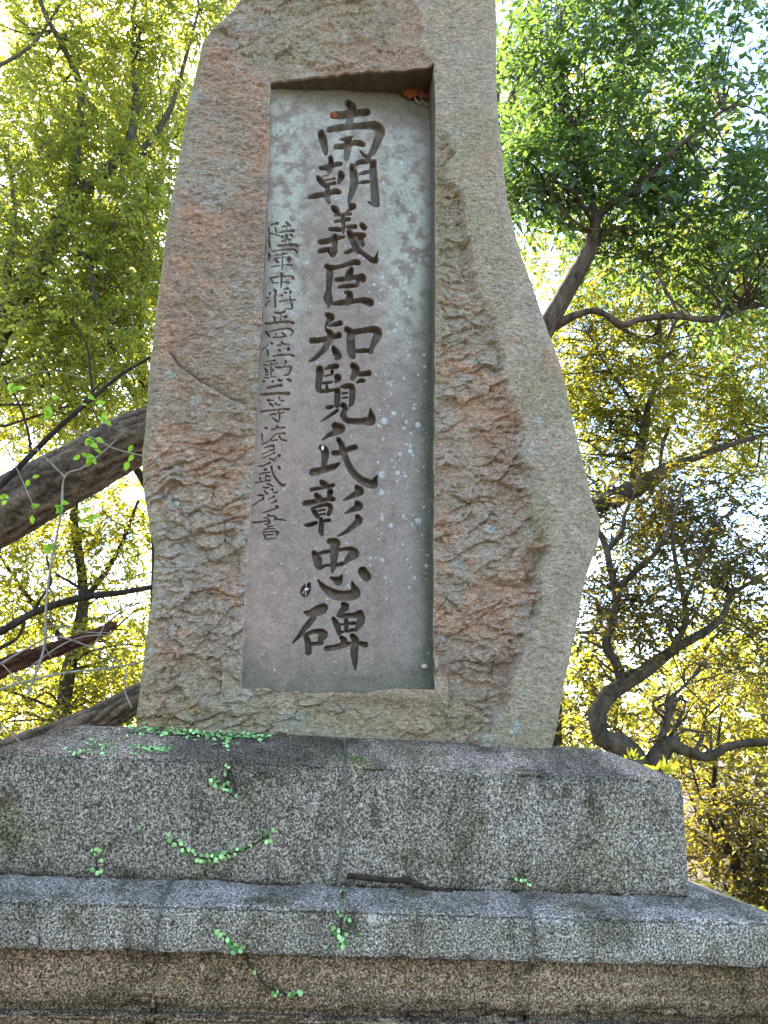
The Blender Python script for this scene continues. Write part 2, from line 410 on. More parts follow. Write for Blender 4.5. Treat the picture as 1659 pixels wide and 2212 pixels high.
[(250,580,18),(290,620,22),(330,690,20)],[(310,590,12),(440,555,14),(600,530,16),(750,515,18),(850,565,22)],[(850,590,14),(800,670,12)],[(480,610,12),(475,650,12)],[(600,600,16),(640,630,20),(690,680,22)],[(410,710,14),(520,705,14),(660,690,16)]]),
('位',1000,1200,5.53,[
[(380,830,26),(395,840,24)],[(300,870,8),(240,920,12),(180,965,16)],[(280,980,16),(300,1040,20),(300,1110,14)],[(600,815,22),(640,845,18),(700,855,12),(760,860,10)],[(510,880,14),(580,880,14)],[(540,980,22),(575,1000,20)],[(750,960,36),(740,970,32)],[(410,1120,16),(520,1100,18),(660,1085,18),(790,1085,20),(860,1110,26)]]),
('勲',1000,1200,5.53,[
[(250,1245,8),(350,1225,12),(450,1210,24)],[(200,1315,10),(310,1310,14)],[(360,1290,10),(510,1280,12)],[(240,1390,20),(280,1460,24)],[(360,1260,12),(365,1400,14),(370,1560,12)],[(390,1560,14),(470,1560,14)],[(220,1590,14),(320,1585,12)],[(240,1520,8),(310,1520,8)],[(400,1400,8),(420,1440,14)],[(460,1340,10),(520,1365,22),(600,1360,10),(700,1345,16),(780,1345,16),(810,1370,22),(770,1460,18),(740,1520,16),(650,1530,14)],[(680,1220,20),(700,1245,18),(660,1300,8)],[(200,1670,26),(220,1665,20)],[(395,1660,26),(430,1655,10)],[(530,1625,24),(560,1645,26),(595,1645,24)],[(720,1610,20),(770,1635,36),(810,1660,20)]]),
('二',1000,1200,5.53,[
[(270,1815,20),(360,1795,30),(480,1765,26),(590,1750,34)],[(150,1955,26),(300,1945,30),(500,1930,30),(650,1925,34),(750,1930,42)]]),
('等',980,1540,6.145,[
[(460,215,30),(540,225,14),(610,220,14)],[(740,150,26),(720,190,12)],[(740,225,10),(840,235,20)],[(490,300,16),(530,320,24),(590,375,16)],[(640,290,22),(680,330,18),(750,340,16)],[(290,500,22),(400,480,18),(560,460,16),(720,445,16),(860,435,20),(970,440,24)],[(500,575,14),(580,560,18),(670,550,14)],[(740,535,12),(840,530,14)],[(710,490,16),(740,560,18),(740,650,16),(720,740,14)],[(560,640,8),(620,680,20),(680,730,24)]]),
('波',980,1540,6.145,[
[(400,880,28),(430,900,22)],[(315,1040,18),(320,1100,18),(320,1200,10)],[(545,930,18),(640,910,18)],[(680,860,30),(720,885,18),(860,875,18)],[(880,1020,18),(780,1020,16),(700,1030,12),(600,1080,7),(500,1190,8),(400,1250,12),(300,1280,10)],[(720,1080,16),(760,1120,22),(760,1150,10)],[(540,1190,20),(620,1190,18),(700,1175,14)],[(790,1175,22),(860,1180,20),(910,1200,20)]]),
('多',980,1540,6.145,[
[(590,1320,36),(540,1320,24),(460,1345,16),(370,1370,8)],[(600,1350,16),(610,1410,16),(500,1435,22)],[(460,1470,8),(310,1530,8)],[(620,1490,24),(560,1520,12),(440,1580,14),(330,1620,12)],[(715,1555,32),(750,1570,28)],[(490,1625,10),(560,1650,18),(620,1690,16)],[(670,1600,8),(600,1650,8)]]),
('武',960,1800,5.82,[
[(600,130,24),(520,160,20),(440,200,16),(320,210,8)],[(480,290,24),(510,285,22)],[(350,395,14),(470,365,16),(600,345,14)],[(630,210,24),(650,320,20),(700,440,22),(780,550,24),(860,630,28),(920,650,20),(950,610,12)],[(800,220,28),(820,255,32)],[(510,400,16),(530,430,18),(610,450,14)],[(500,430,10),(500,540,10)],[(490,545,14),(600,530,20)],[(370,480,22),(380,540,16),(380,580,12)],[(260,580,18),(340,580,14)],[(390,575,12),(460,560,10)]]),
('彦',960,1800,5.82,[
[(530,610,12),(590,630,18),(650,660,16),(680,660,12)],[(440,690,14),(500,705,18),(570,690,16)],[(470,770,14),(510,820,20),(560,845,18)],[(650,740,26),(665,755,18)],[(670,815,12),(765,805,22)],[(310,880,18),(370,875,22),(450,870,18)],[(440,925,20),(445,960,22),(360,1000,16),(260,1070,16),(180,1120,8)],[(690,905,24),(640,930,12),(560,970,7)],[(735,1000,30),(690,1030,14),(620,1055,10)],[(740,1120,26),(780,1150,26),(690,1190,18),(580,1230,20),(430,1275,12)]]),
('書',960,1800,5.82,[
[(555,1325,26),(580,1350,20),(680,1350,18),(730,1390,24),(710,1430,24)],[(465,1390,14),(530,1390,14)],[(210,1495,26),(340,1485,20),(510,1460,14)],[(760,1425,16),(860,1430,18),(960,1450,12)],[(550,1400,16),(550,1520,14),(550,1650,12)],[(590,1440,20),(590,1520,18)],[(580,1590,16),(690,1570,14)],[(450,1660,12),(550,1640,12),(710,1640,12)],[(430,1720,12),(560,1710,14),(720,1695,16)],[(440,1730,14),(470,1800,18),(500,1880,16),(560,1870,12),(720,1860,10)],[(500,1785,14),(670,1770,16)],[(740,1710,28),(780,1740,30),(740,1800,10)],[(480,1535,8),(520,1535,8)]]),
]
# ================================================================ setting: ground
MAT_SOIL = mat_plain('forest_floor', (.035, .028, .018), (.10, .075, .045), 6, .95)
n = 161
gx = np.linspace(-1, 1, n); gx = np.sign(gx)*(np.abs(gx)**2.2)*300
X, Y = np.meshgrid(gx, gx+8)
Z = .25*fbm(X*.25, Y*.25, 0*X, 4, 3)*sstep(1.8, 5, np.hypot(X, Y-.9))-.02*np.clip(Y-5, 0, 60)-.06
mesh_np('ground', np.stack([X, Y, Z], -1).reshape(-1, 3), grid_faces(n, n), MAT_SOIL)['kind'] = 'structure'

# ================================================================ pedestal (granite blocks)
MAT_GR = mat_granite('grey_granite'); MAT_GR2 = mat_granite('brown_stained_granite', (1.12, .80, .55))
MAT_MORTAR = mat_plain('mortar', (.07, .062, .048), (.15, .135, .105), 90)
ped = empty('stone_pedestal', (0, 1.3, 0))
tag(ped, 'stepped speckled granite pedestal carrying the tall inscribed stone', 'pedestal')

def profile_block(name, prof, xa, xb, half, back, mat, seed, label=None, wrap=0, nx=None, ns=None, rough=.0035, tone=None):
    """prof: (inset, z) polyline from bottom to top. wrap=+1: mitred corner at +half and return side, -1: at -half"""
    prof = np.asarray(prof, float)
    L = np.r_[0, np.cumsum(np.linalg.norm(np.diff(prof, axis=0), axis=1))]
    s = np.unique(np.concatenate([np.linspace(0, L[-1], max(8, int(L[-1]/.0075))), L]))
    ins = np.interp(s, L, prof[:, 0]); z = np.interp(s, L, prof[:, 1])
    tng = np.gradient(np.stack([ins, z], 1), axis=0); tng /= np.linalg.norm(tng, axis=1)[:, None]+1e-9
    nrm = np.stack([-tng[:, 1], tng[:, 0]], 1)          # (inset dir, z dir), outwards = negative inset
    nx = max(4, int(abs(xb-xa)/.0075)); u = np.linspace(0, 1, nx)
    rows = []
    g0 = ins[:, None]
    if wrap >= 0:
        x1 = (half-g0) if wrap > 0 else np.full_like(g0, xb)
        Xf = xa+(x1-xa)*u[None, :]
    else:
        x0 = -(half-g0); Xf = x0+(xb-x0)*u[None, :]
    Yf = np.repeat(g0, nx, 1)+FRONT; Zf = np.repeat(z[:, None], nx, 1)
    N = np.zeros(Xf.shape+(3,)); N[..., 1] = nrm[:, 0][:, None]; N[..., 2] = nrm[:, 1][:, None]
    Pp = np.stack([Xf, Yf, Zf], -1)
    if wrap:
        ny = 40; v = np.linspace(0, 1, ny)[1:]
        Ys = (FRONT+g0)+((back-g0)-(FRONT+g0))*v[None, :]**1.5
        Xs = np.repeat(wrap*(half-g0), ny-1, 1); Zs = np.repeat(z[:, None], ny-1, 1)
        Ps = np.stack([Xs, Ys, Zs], -1); Ns = np.zeros(Ps.shape); Ns[..., 0] = -wrap*nrm[:, 0][:, None]; Ns[..., 2] = nrm[:, 1][:, None]
        if wrap > 0: Pp = np.concatenate([Pp, Ps], 1); N = np.concatenate([N, Ns], 1)
        else: Pp = np.concatenate([Ps[:, ::-1], Pp], 1); N = np.concatenate([Ns[:, ::-1], N], 1)
    x_, y_, z_ = Pp[..., 0], Pp[..., 1], Pp[..., 2]
    d = rough*fbm(x_*16, y_*16, z_*16, 4, seed)+.0022*vn(x_*110, y_*110, z_*110, seed+3)
    # worn and chipped arrises
    edge = np.zeros(len(s))
    for q in range(1, len(prof)-1):
        edge += np.exp(-((s-L[q])/.012)**2)
    chip = np.clip(fbm(x_*9, y_*9, z_*9, 4, seed+9)-.05, 0, 1)
    d = d-edge[:, None]*(.003+.045*chip)
    # pillow towards the vertical joints
    for xj, on in ((xa, wrap >= 0), (xb, wrap <= 0)):
        if on: d = d-.0035*np.exp(-np.abs(x_-xj)/.005)*(1+.8*vn(z_*60, x_*0, 0*x_, seed))
    Pp = Pp+N*d[..., None]
    nr, nc = Pp.shape[:2]
    base = np.ones((nr, nc, 3))
    if tone is not None: base = tone(x_, y_, z_, N)
    base = base*(1+.07*((seed % 10) % 3-1))
    V = Pp.reshape(-1, 3); Fc = grid_faces(nr, nc)
    # joint faces going back
    cc = base.reshape(-1, 3)
    extra = []
    for colm, on in ((0, wrap >= 0), (nc-1, wrap <= 0)):
        if on:
            a = np.arange(nr)*nc+colm; b = np.arange(nr)+len(V)
            W = V[a].copy(); W[:, 1] += .05; V = np.vstack([V, W]); cc = np.vstack([cc, cc[a]])
            extra.append(np.stack([a[:-1], a[1:], b[1:], b[:-1]], -1))
    if extra: Fc = np.vstack([Fc]+extra)
    o = mesh_np(name, V, Fc, mat, None, cc)
    put(o, ped)
    if label: o['label'] = label
    return o

def tone_upper(x, y, z, N):
    t = np.ones(x.shape+(3,))
    n1 = fbm(x*3, y*3, z*1.2, 4, 21)
    # dark algae streaks running down from the upper edge, brown-olive film on the left, slopes painted brighter to offset the shade on them
    band = np.exp(-np.clip(1.475-z, 0, 9)/.05)*sstep(-.1, .35, fbm(x*5, y*2, z*2, 4, 33)+.1)*(N[..., 1] < -.3)
    streak = sstep(.15, .5, fbm(x*7, 0*x, z*1.6, 4, 40))*sstep(1.15, 1.42, z)
    k = np.clip(1-.55*band-.42*streak, .25, 1)
    t *= k[..., None]
    left = sstep(.6, -1.2, x)*(.6+.4*n1)
    t *= (1-left[..., None]*np.array([.34, .36, .44]))
    t *= np.array([1.17, 1.08, 1.0])
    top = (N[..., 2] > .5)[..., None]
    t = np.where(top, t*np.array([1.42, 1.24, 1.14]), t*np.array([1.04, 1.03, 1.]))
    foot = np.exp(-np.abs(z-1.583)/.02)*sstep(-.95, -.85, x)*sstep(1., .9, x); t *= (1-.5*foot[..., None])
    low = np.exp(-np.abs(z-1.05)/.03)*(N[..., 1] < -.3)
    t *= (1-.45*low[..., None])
    moss = sstep(.12, .4, fbm(x*2.6, y*3, z*4, 5, 58, .6))[..., None]*.45; t = t*(1-moss)+t*moss*np.array([.72, .78, .42])
    jt = np.exp(-np.abs(x)/.03)*(N[..., 1] < -.3); t *= (1-.3*jt[..., None])
    return t

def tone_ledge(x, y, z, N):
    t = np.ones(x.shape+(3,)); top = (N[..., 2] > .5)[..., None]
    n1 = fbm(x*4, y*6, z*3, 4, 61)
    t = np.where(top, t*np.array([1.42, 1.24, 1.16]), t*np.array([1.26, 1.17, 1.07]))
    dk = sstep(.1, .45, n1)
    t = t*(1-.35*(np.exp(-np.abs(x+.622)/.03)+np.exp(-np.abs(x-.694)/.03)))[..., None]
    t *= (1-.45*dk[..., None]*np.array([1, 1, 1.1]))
    return t

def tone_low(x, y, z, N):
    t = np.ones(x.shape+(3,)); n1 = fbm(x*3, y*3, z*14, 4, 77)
    dk = np.exp(-np.abs(z-.845)/.022)*.5+np.exp(-np.abs(z-.665)/.018)*.55+.3*sstep(.1, .5, n1)  # shade under the ledge painted in, groove darker, random mottling
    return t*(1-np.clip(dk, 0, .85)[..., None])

HW = 1.371
FRONT = .2
UP = [(.02, 1.03), (.0, 1.045), (0, 1.467), (.006, 1.478), (.2297, 1.580), (.245, 1.583), (.40, 1.586)]
for i, (xa, xb, wr) in enumerate(((-HW, -.003, -1), (.003, HW, 1))):
    profile_block('cap_block', UP, xa, xb, HW, 2.4, MAT_GR, 100+i, None, wr, tone=tone_upper)
FRONT = 0.
HL = 1.70
LE = [(.06, .852), (.004, .8505), (0, .8575), (0, .993), (.005, 1.0), (.2, 1.048), (.23, 1.05), (.42, 1.052)]
js = [-HL, -.622, .694, HL]
for i in range(3):
    wr = (-1, 0, 1)[i]
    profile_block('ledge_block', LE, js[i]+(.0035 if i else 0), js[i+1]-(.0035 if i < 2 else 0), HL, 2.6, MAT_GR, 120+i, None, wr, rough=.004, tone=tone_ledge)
LO = [(.075, .300), (.075, .597), (.078, .604), (.098, .608), (.098, .618), (.072, .622), (.062, .628), (.062, .642), (.070, .648), (.098, .652), (.098, .664),
      (.072, .669), (.064, .69), (.058, .74), (.056, .80), (.056, .86)]
for i in range(3):
    wr = (-1, 0, 1)[i]
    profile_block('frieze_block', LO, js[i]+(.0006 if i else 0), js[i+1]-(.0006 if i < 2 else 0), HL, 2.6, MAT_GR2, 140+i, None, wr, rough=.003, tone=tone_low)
BO = [(.04, -.12), (.04, .29), (.055, .298)]
for i in range(3):
    wr = (-1, 0, 1)[i]
    profile_block('base_block', BO, js[i]+(.003 if i else 0), js[i+1]-(.003 if i < 2 else 0), HL, 2.6, MAT_GR, 150+i, None, wr, rough=.004)

def box(name, x0, x1, y0, y1, z0, z1, mat, parent, tone=(1, 1, 1)):
    V = np.array([(x, y, z) for x in (x0, x1) for y in (y0, y1) for z in (z0, z1)], float)
    F = np.array([(0, 1, 3, 2), (4, 6, 7, 5), (0, 4, 5, 1), (2, 3, 7, 6), (0, 2, 6, 4), (1, 5, 7, 3)])
    o = mesh_np(name, V, F, mat, None, np.tile(tone, (8, 1)), smooth=False); put(o, parent); return o
def joint(xj, prof, front, dep=.005, mat=None):
    pr = np.array(prof, float); k = len(pr); V = []
    for x_ in (xj-.006, xj+.006):
        for a, z_ in pr: V.append((x_, front+a+dep, z_-dep*.8))
        for a, z_ in pr: V.append((x_, front+a+.05, z_-.05))
    V = np.array(V); F = []
    for i in range(k-1): F.append((i, i+1, 2*k+i+1, 2*k+i)); F.append((i, i+k, i+k+1, i+1)); F.append((2*k+i, 2*k+i+1, 3*k+i+1, 3*k+i))
    put(mesh_np('mortar_joint', V, np.array(F), mat or MAT_MORTAR, None, np.full((len(V), 3), .6), smooth=False), ped)
joint(0, UP, .2, .0035)
for xj in js[1:3]: joint(xj, LE[1:], 0.); joint(xj, LO[::-1][::-1], 0., .006, MAT_GR2)
box('rubble_core', -1.33, 1.33, .26, 2.3, .05, 1.45, MAT_MORTAR, ped)
box('rubble_core', -1.1, 1.1, .50, 2.1, 1.451, 1.575, MAT_GR, ped, (.5, .48, .5))

# ================================================================ the inscribed stone
MAT_ST = mat_stone(); MAT_PN = mat_panel()
YS = .47                                                      # front plane of the stone
stone = empty('inscribed_stone', (0, .75, 1.58))
tag(stone, 'tall rough brown memorial stone with a sunken panel of carved characters', 'monument')
LEFT = [(292, 1600), (295, 1575), (300, 1520), (310, 1450), (316, 1380), (327, 1300), (331, 1240), (334, 1185), (322, 1130), (310, 1060), (308, 980), (315, 930), (321, 840), (329, 770), (339, 680),
        (351, 600), (361, 500), (374, 420), (390, 330), (404, 250), (420, 180), (436, 105), (452, 85), (498, 42), (519, 8), (524, -60), (545, -150), (600, -240), (680, -300), (760, -330)]
RIGHT = [(1183, 1640), (1186, 1610), (1196, 1560), (1210, 1480), (1235, 1370), (1258, 1250), (1284, 1180), (1288, 1130), (1270, 1090), (1250, 1000), (1226, 900), (1206, 800), (1190, 750), (1165, 680),
         (1140, 610), (1114, 540), (1090, 440), (1078, 340), (1072, 250), (1070, 150), (1072, 60), (1066, -30), (1040, -130), (990, -230), (900, -310), (800, -345)]
Lw = P([a for a, b in LEFT], [b for a, b in LEFT], YS+.06); Rw = P([a for a, b in RIGHT], [b for a, b in RIGHT], YS+.06)
ZB, ZT = 1.562, float(min(Lw[-1, 2], Rw[-1, 2]))
def XL(z): return np.interp(z, Lw[:, 2], Lw[:, 0])
def XR(z): return np.interp(z, Rw[:, 2], Rw[:, 0])
# edge between chiselled hollow and smooth right-hand band
BD = [(1010, 1640), (1070, 1560), (1100, 1500), (1125, 1400), (1148, 1290), (1160, 1180), (1155, 1120), (1135, 1040), (1118, 960), (1105, 880), (1090, 800), (1062, 740), (1055, 680), (1035, 600), (1005, 540), (985, 480), (978, 420), (955, 345), (930, 250), (925, 150), (905, 60), (900, -40), (890, -300)]
Bw = P([a for a, b in BD], [b for a, b in BD], YS)
def wpx(px, py): return P(px, py, YS)
CR = wpx([365, 385, 430, 462, 500, 530], [760, 790, 825, 840, 862, 870])
def seg_d(x, z, pts):
    d = np.full(x.shape, 9.); sg = np.zeros(x.shape)
    for a, b in zip(pts[:-1], pts[1:]):
        ab = b-a; t = np.clip(((x-a[0])*ab[0]+(z-a[1])*ab[1])/(ab@ab), 0, 1)
        ex, ez = x-a[0]-t*ab[0], z-a[1]-t*ab[1]; q = np.hypot(ex, ez); m_ = q < d
        d = np.where(m_, q, d); sg = np.where(m_, np.sign(ez), sg)
    return d, sg
def regions(x, z):
    jit = .11*fbm(x*5, 0*x, z*6, 5, 5, .6)
    band = sstep(-.015, .03, x-np.interp(z, Bw[:, 2], Bw[:, 0])+jit)
    zl = 3.02+.35*fbm(x*3, 0*x, z*3, 3, 8)
    leftlow = sstep(.16, -.16, z-zl)*(x < -.3)
    right = sstep(.33, .40, x)*(1-band)*sstep(4.95, 4.7, z+.1*fbm(x*6, 0*x, z*6, 3, 2))
    bottom = sstep(1.86, 1.78, z)*(1-band)
    top = sstep(5.1, 5.25, z)*(1-band)
    rough = np.clip(np.maximum.reduce([leftlow, right, bottom, top*.75]), 0, 1)
    return band, rough, top
def relief(x, z):
    """outward relief of the front, metres"""
    band, rough, top = regions(x, z)
    wx = x+.06*fbm(x*6, 0*x, z*6, 3, 71); wz = z+.05*fbm(x*6, 0*x, z*6, 3, 72)
    a = .45; xr = wx*math.cos(a)+wz*math.sin(a); zr = -wx*math.sin(a)+wz*math.cos(a)
    f1, b1 = facets(xr*4.2, zr*7.5, 11); f2, b2 = facets(xr*8+3, zr*15, 12); f3, b3 = facets(wx*17, wz*27, 13); f4, b4 = facets(x*34, z*46, 14)
    big = .05*fbm(x*1.3, 0*x, z*1.3, 3, 1)
    pit = np.clip(-fbm(x*7+3, 0*x, z*11, 3, 96)-.12, 0, 1)
    ro = (.018*f1+.024*f2*(1+.5*vn(x*3, 0*x, z*3, 90))+.017*f3+.008*f4)*(.9+.3*vn(x*2, 0*x, z*2, 91))+.020*fbm(x*12, 0*x, z*18, 6, 6, .66)-.004*np.exp(-b2/.04)*(f2 < .05)-.10*pit
    smx = .016*fbm(x*5, 0*x, z*9, 4, 31)+.017*fbm(x*20+z*9, 0*x, z*40-x*10, 4, 32, .62)+.006*f3+.005*f4
    smb = .012*fbm(x*5, 0*x, z*5, 4, 41)+.007*fbm(x*44, 0*x, z*44, 3, 42, .7)+.004*f4+.005*f3*(vn(x*2.5, 0*x, z*2.5, 44) > .2)
    sm = smx*(1-band)+smb*band
    ed = sstep(0, .10, np.minimum(x-XL(z), XR(z)-x)); rough = rough*(.25+.75*ed)
    sm = sm*(.35+.65*ed)
    h = big+sm*(1-rough)+ro*rough+.030*band*sstep(5.6, 4.6, z)-.018*rough*(x > 0)
    d, sg = seg_d(x, z, CR[:, [0, 2]])
    h = h-.035*np.exp(-d/.012)+.018*np.exp(-d/.07)*(sg < 0)-.022*np.exp(-d/.10)*(sg > 0)
    h = np.where(h < -.04, -.04+.3*(h+.04), h)
    nl_ = sstep(.05, .012, np.abs(x-xpl(np.clip(z, 1.78, 5.1))))*(z > 1.7)*(z < 5.2); h = h*(1-nl_)+np.maximum(h, -.014)*nl_
    nb_ = sstep(.09, .02, np.abs(z-1.80))*(x > -.55)*(x < .45); h = h*(1-nb_)+np.maximum(h, -.014)*nb_
    # shoulder step at the upper left and a large soft scar across the lower left
    return h
def edge_fall(x, z):
    xl, xr = XL(z), XR(z); 
    e = np.minimum(x-xl, xr-x); e = np.clip(e, 0, None); r = .10
    k = np.clip(1-e/r, 0, 1)
    r = .07*(1+.6*vn(0*z, 0*z, z*3, 47)); k = np.clip(1-e/r, 0, 1)
    return .055*(1-np.sqrt(np.clip(1-k*k, 0, 1)))
# panel opening in world coordinates on the front plane
PL = P([584, 583, 580, 576, 571, 566, 560, 553, 546, 540, 534, 528, 523, 519], [176, 250, 340, 440, 560, 680, 800, 900, 1000, 1100, 1200, 1300, 1400, 1487], YS)
PR = P([940, 940, 941, 940, 939, 939, 941], [128, 300, 600, 900, 1150, 1350, 1484], YS)
def ztop(x): return np.interp(x, [PL[0, 0], PR[0, 0]], [PL[0, 2], PR[0, 2]])+.012*vn(x*9, 0*x, 0*x, 3)+.02*np.clip(vn(x*4, 0*x, 0*x, 9), 0, 1)
def zbot(x): return np.interp(x, [PL[-1, 0], -.03, PR[-1, 0]], [PL[-1, 2], PL[-1, 2]-.0, PR[-1, 2]])+.008*vn(x*14, 0*x, 0*x, 4)
def xpl(z): return np.interp(z, PL[::-1, 2], PL[::-1, 0])
def xpr(z): return np.interp(z, PR[::-1, 2], PR[::-1, 0])+.003*vn(0*z, 0*z, z*9, 6)

nb, nm, ntp = 45, 520, 190
nl, nc_, nr_ = 92, 130, 150
v = np.concatenate([np.linspace(0, 1, nb, endpoint=False), 1+np.linspace(0, 1, nm, endpoint=False), 2+np.linspace(0, 1, ntp)])
u = np.concatenate([np.linspace(0, 1, nl, endpoint=False), 1+np.linspace(0, 1, nc_, endpoint=False), 2+np.linspace(0, 1, nr_)])
U, Vv = np.meshgrid(u, v)
def zmap(x, vv):
    zb, zt = zbot(np.clip(x, PL[-1, 0], PR[0, 0])), ztop(np.clip(x, PL[0, 0], PR[0, 0]))
    return np.where(vv < 1, ZB+(zb-ZB)*vv, np.where(vv < 2, zb+(zt-zb)*(vv-1), zt+(ZT-.02-zt)*(vv-2)))
Xg = np.interp(U, [0, 1, 2, 3], [-.8, -.5, .34, .9])
for it in range(8):
    Zg = zmap(Xg, Vv); a0, a3 = XL(Zg), XR(Zg); a1, a2 = xpl(np.clip(Zg, 1.76, 5.4)), xpr(np.clip(Zg, 1.76, 5.4))
    f = np.clip((Zg-5.3)/(ZT-5.3), 0, 1); a1 = a1+(a0+(a3-a0)*.33-a1)*f; a2 = a2+(a0+(a3-a0)*.66-a2)*f
    Xg = np.where(U < 1, a0+(a1-a0)*U, np.where(U < 2, a1+(a2-a1)*(U-1), a2+(a3-a2)*(U-2)))
Hg = relief(Xg, Zg)
Yg = YS-Hg+edge_fall(Xg, Zg)
nR, nC = Xg.shape
V0 = np.stack([Xg, Yg, Zg], -1)
# sides and back: continue each row round the slab
ths = np.linspace(0, 1, 46)[1:-1]
def side_ring():
    out = []
    TH = .62
    for t in ths:
        # from right edge back round to the left edge
        if t < .28: q = t/.28; xs = XR(Zg[:, -1]); fx = 1; dy = q
        elif t < .72: q = (t-.28)/.44; fx = None; dy = 1
        else: q = 1-(t-.72)/.28; xs = XL(Zg[:, 0]); fx = -1; dy = q
        if fx is None:
            x = XR(Zg[:, -1])*(1-q)+XL(Zg[:, 0])*q; z = Zg[:, -1]*(1-q)+Zg[:, 0]*q
            y = YS+TH+.05*math.sin(math.pi*q)
        else:
            z = Zg[:, -1] if fx > 0 else Zg[:, 0]; bulge = .03*math.sin(math.pi*min(1, dy))
            ye = (Yg[:, -1] if fx > 0 else Yg[:, 0]); x = xs+fx*(bulge-.06*dy*dy); y = ye+(YS+TH-ye)*dy
        f_ = .03*fbm(x*3+z*0, y*3+0*z, z*3, 4, 88)*min(1, 4*min(t, 1-t))
        out.append(np.stack([x+f_, y+f_*(.5 if fx is None else 0), z], -1))
    return np.stack(out, 1)
Rg = side_ring()
full = np.concatenate([V0, Rg], 1); nF = full.shape[1]
i = np.arange(nR-1)[:, None]*nF; j = np.arange(nF)[None, :]; k2 = (j+1) % nF
Fa = np.stack([i+j, i+k2, i+nF+k2, i+nF+j], -1)
hole = np.zeros((nR-1, nF), bool); hole[nb:nb+nm, nl:nl+nc_] = True
Fa = Fa[~hole]
Vf = full.reshape(-1, 3)
# top closing strip: collapse last row to a slightly higher ridge
last = full[-1]; ctr = last.mean(0); ridge = last*.0+ctr; ridge[:, 0] = ctr[0]+(last[:, 0]-ctr[0])*.35; ridge[:, 1] = YS+.3; ridge[:, 2] = ZT+.06
b0 = len(Vf); Vf = np.vstack([Vf, ridge]); a = (nR-1)*nF+np.arange(nF); a2 = (nR-1)*nF+(np.arange(nF)+1) % nF
Fa = np.vstack([Fa, np.stack([a, a2, b0+(np.arange(nF)+1) % nF, b0+np.arange(nF)], -1)])

def spots(x, z, n_, x0, x1, z0, z1, r0_, r1_, seed, base=None):
    r = np.random.default_rng(seed); m_ = np.zeros(x.shape)
    for q in range(n_):
        cx, cz = r.uniform(x0, x1), r.uniform(z0, z1); rad = r0_+(r1_-r0_)*r.random()**3
        s = (np.abs(x-cx) < 1.6*rad) & (np.abs(z-cz) < 1.6*rad)
        if not s.any(): continue
        dx, dz = x[s]-cx, z[s]-cz; d = np.hypot(dx, dz)/rad*(1+.25*vn(dx/rad*1.7+cx*50, dz/rad*1.7, 0*dx, seed+q))
        m_[s] = np.maximum(m_[s], sstep(1.05, .82, d))
    return m_
def stone_colour(x, y, z):
    band, rough, top = regions(x, z)
    c = np.zeros(x.shape+(3,))
    n1 = fbm(x*2.2, y*2, z*2.2, 4, 51); n2 = fbm(x*7, y*7, z*7, 4, 52); n3 = fbm(x*3.2, y*3, z*3.2, 4, 53); n4 = fbm(x*18, y*18, z*26, 3, 54)
    brown = np.array([.440, .335, .255]); tan = np.array([.525, .455, .350]); grey = np.array([.470, .420, .345]); orange = np.array([.56, .350, .235]); green = np.array([.32, .325, .185]); dk = np.array([.12, .095, .065])
    def mx(c, t, k): return c*(1-k[..., None])+t*k[..., None]
    c = c+brown
    c = mx(c, grey, sstep(-.25, .45, n1+.35*n2)*.8)
    c = mx(c, tan, band*.85)
    c = mx(c, orange, sstep(.12, .42, n3+.45*n2+.3*n4-.14*band)*.62*(1-.6*top))
    c = mx(c, green, sstep(.1, .5, fbm(x*1.9, y*2, z*1.6, 4, 55)+.25*n2+.3*top-.15)*.42)
    c = mx(c, green*1.1, sstep(1.95, 1.62, z+.15*n2)*.45)
    c = mx(c, green*.8, sstep(.07, .0, x-XL(z))*.75)                    # mossy weathered left flank
    c = mx(c, orange, sstep(.09, .03, np.hypot((x-wpx(345, 640)[0])*1.2, (z-wpx(345, 640)[2])*.35))*.5)
    c = mx(c, dk, sstep(.2, .6, n2)*.2*rough); c = c*np.array([1.07, 1.03, 1.02])*(1+.10*rough[..., None])
    c = mx(c, np.array([.50, .49, .43]), sstep(.22, .45, fbm(x*5, y*5, z*5, 5, 57, .62))*.55)
    c = c*(1+.22*n4)[..., None]
    li = spots(x, z, 130, -.95, 1.2, 1.6, 5.7, .006, .028, 5)
    c = mx(c, np.array([.50, .52, .46]), li*.85)
    for (a, b, r_) in ((367, 818, .030), (373, 1085, .033), (340, 998, .018), (462, 215, .012), (645, 130, .022), (1058, 1140, .03), (330, 1405, .02), (700, 160, .012), (645, 1552, .03), (1120, 1500, .02), (428, 1120, .01), (405, 995, .012)):
        w_ = wpx(a, b); d = np.hypot(x-w_[0], z-w_[2])*(1+.3*n4)
        c = mx(c, np.array([.55, .58, .52]), sstep(r_*1.1, r_*.75, d)*.85)
    return np.clip(c, .02, .8)
colf = stone_colour(Vf[:, 0], Vf[:, 1], Vf[:, 2])
body = put(mesh_np('stone_body', Vf, Fa, MAT_ST, None, colf, smooth=False), stone)

# ---- sunken panel: floor height over design coordinates
cpx = np.linspace(0, 1, 372); rpy = np.linspace(1502, 150, 1190)
pyg = np.repeat(rpy[:, None], len(cpx), 1)
lft = np.interp(rpy, [150, 250, 340, 440, 560, 680, 800, 900, 1000, 1100, 1200, 1300, 1400, 1487, 1510], [585, 583, 580, 576, 571, 566, 560, 553, 546, 540, 534, 528, 523, 519, 518])-4
pxg = lft[:, None]+(948-lft)[:, None]*cpx[None, :]
depth_panel = lambda px, py: (.024+.022*sstep(1400, 200, py))+np.clip((px-560)/380, -.1, 1.1)*(.070+.040*sstep(1300, 300, py)+.12*sstep(380, 170, py))
Dp = depth_panel(pxg, pyg)
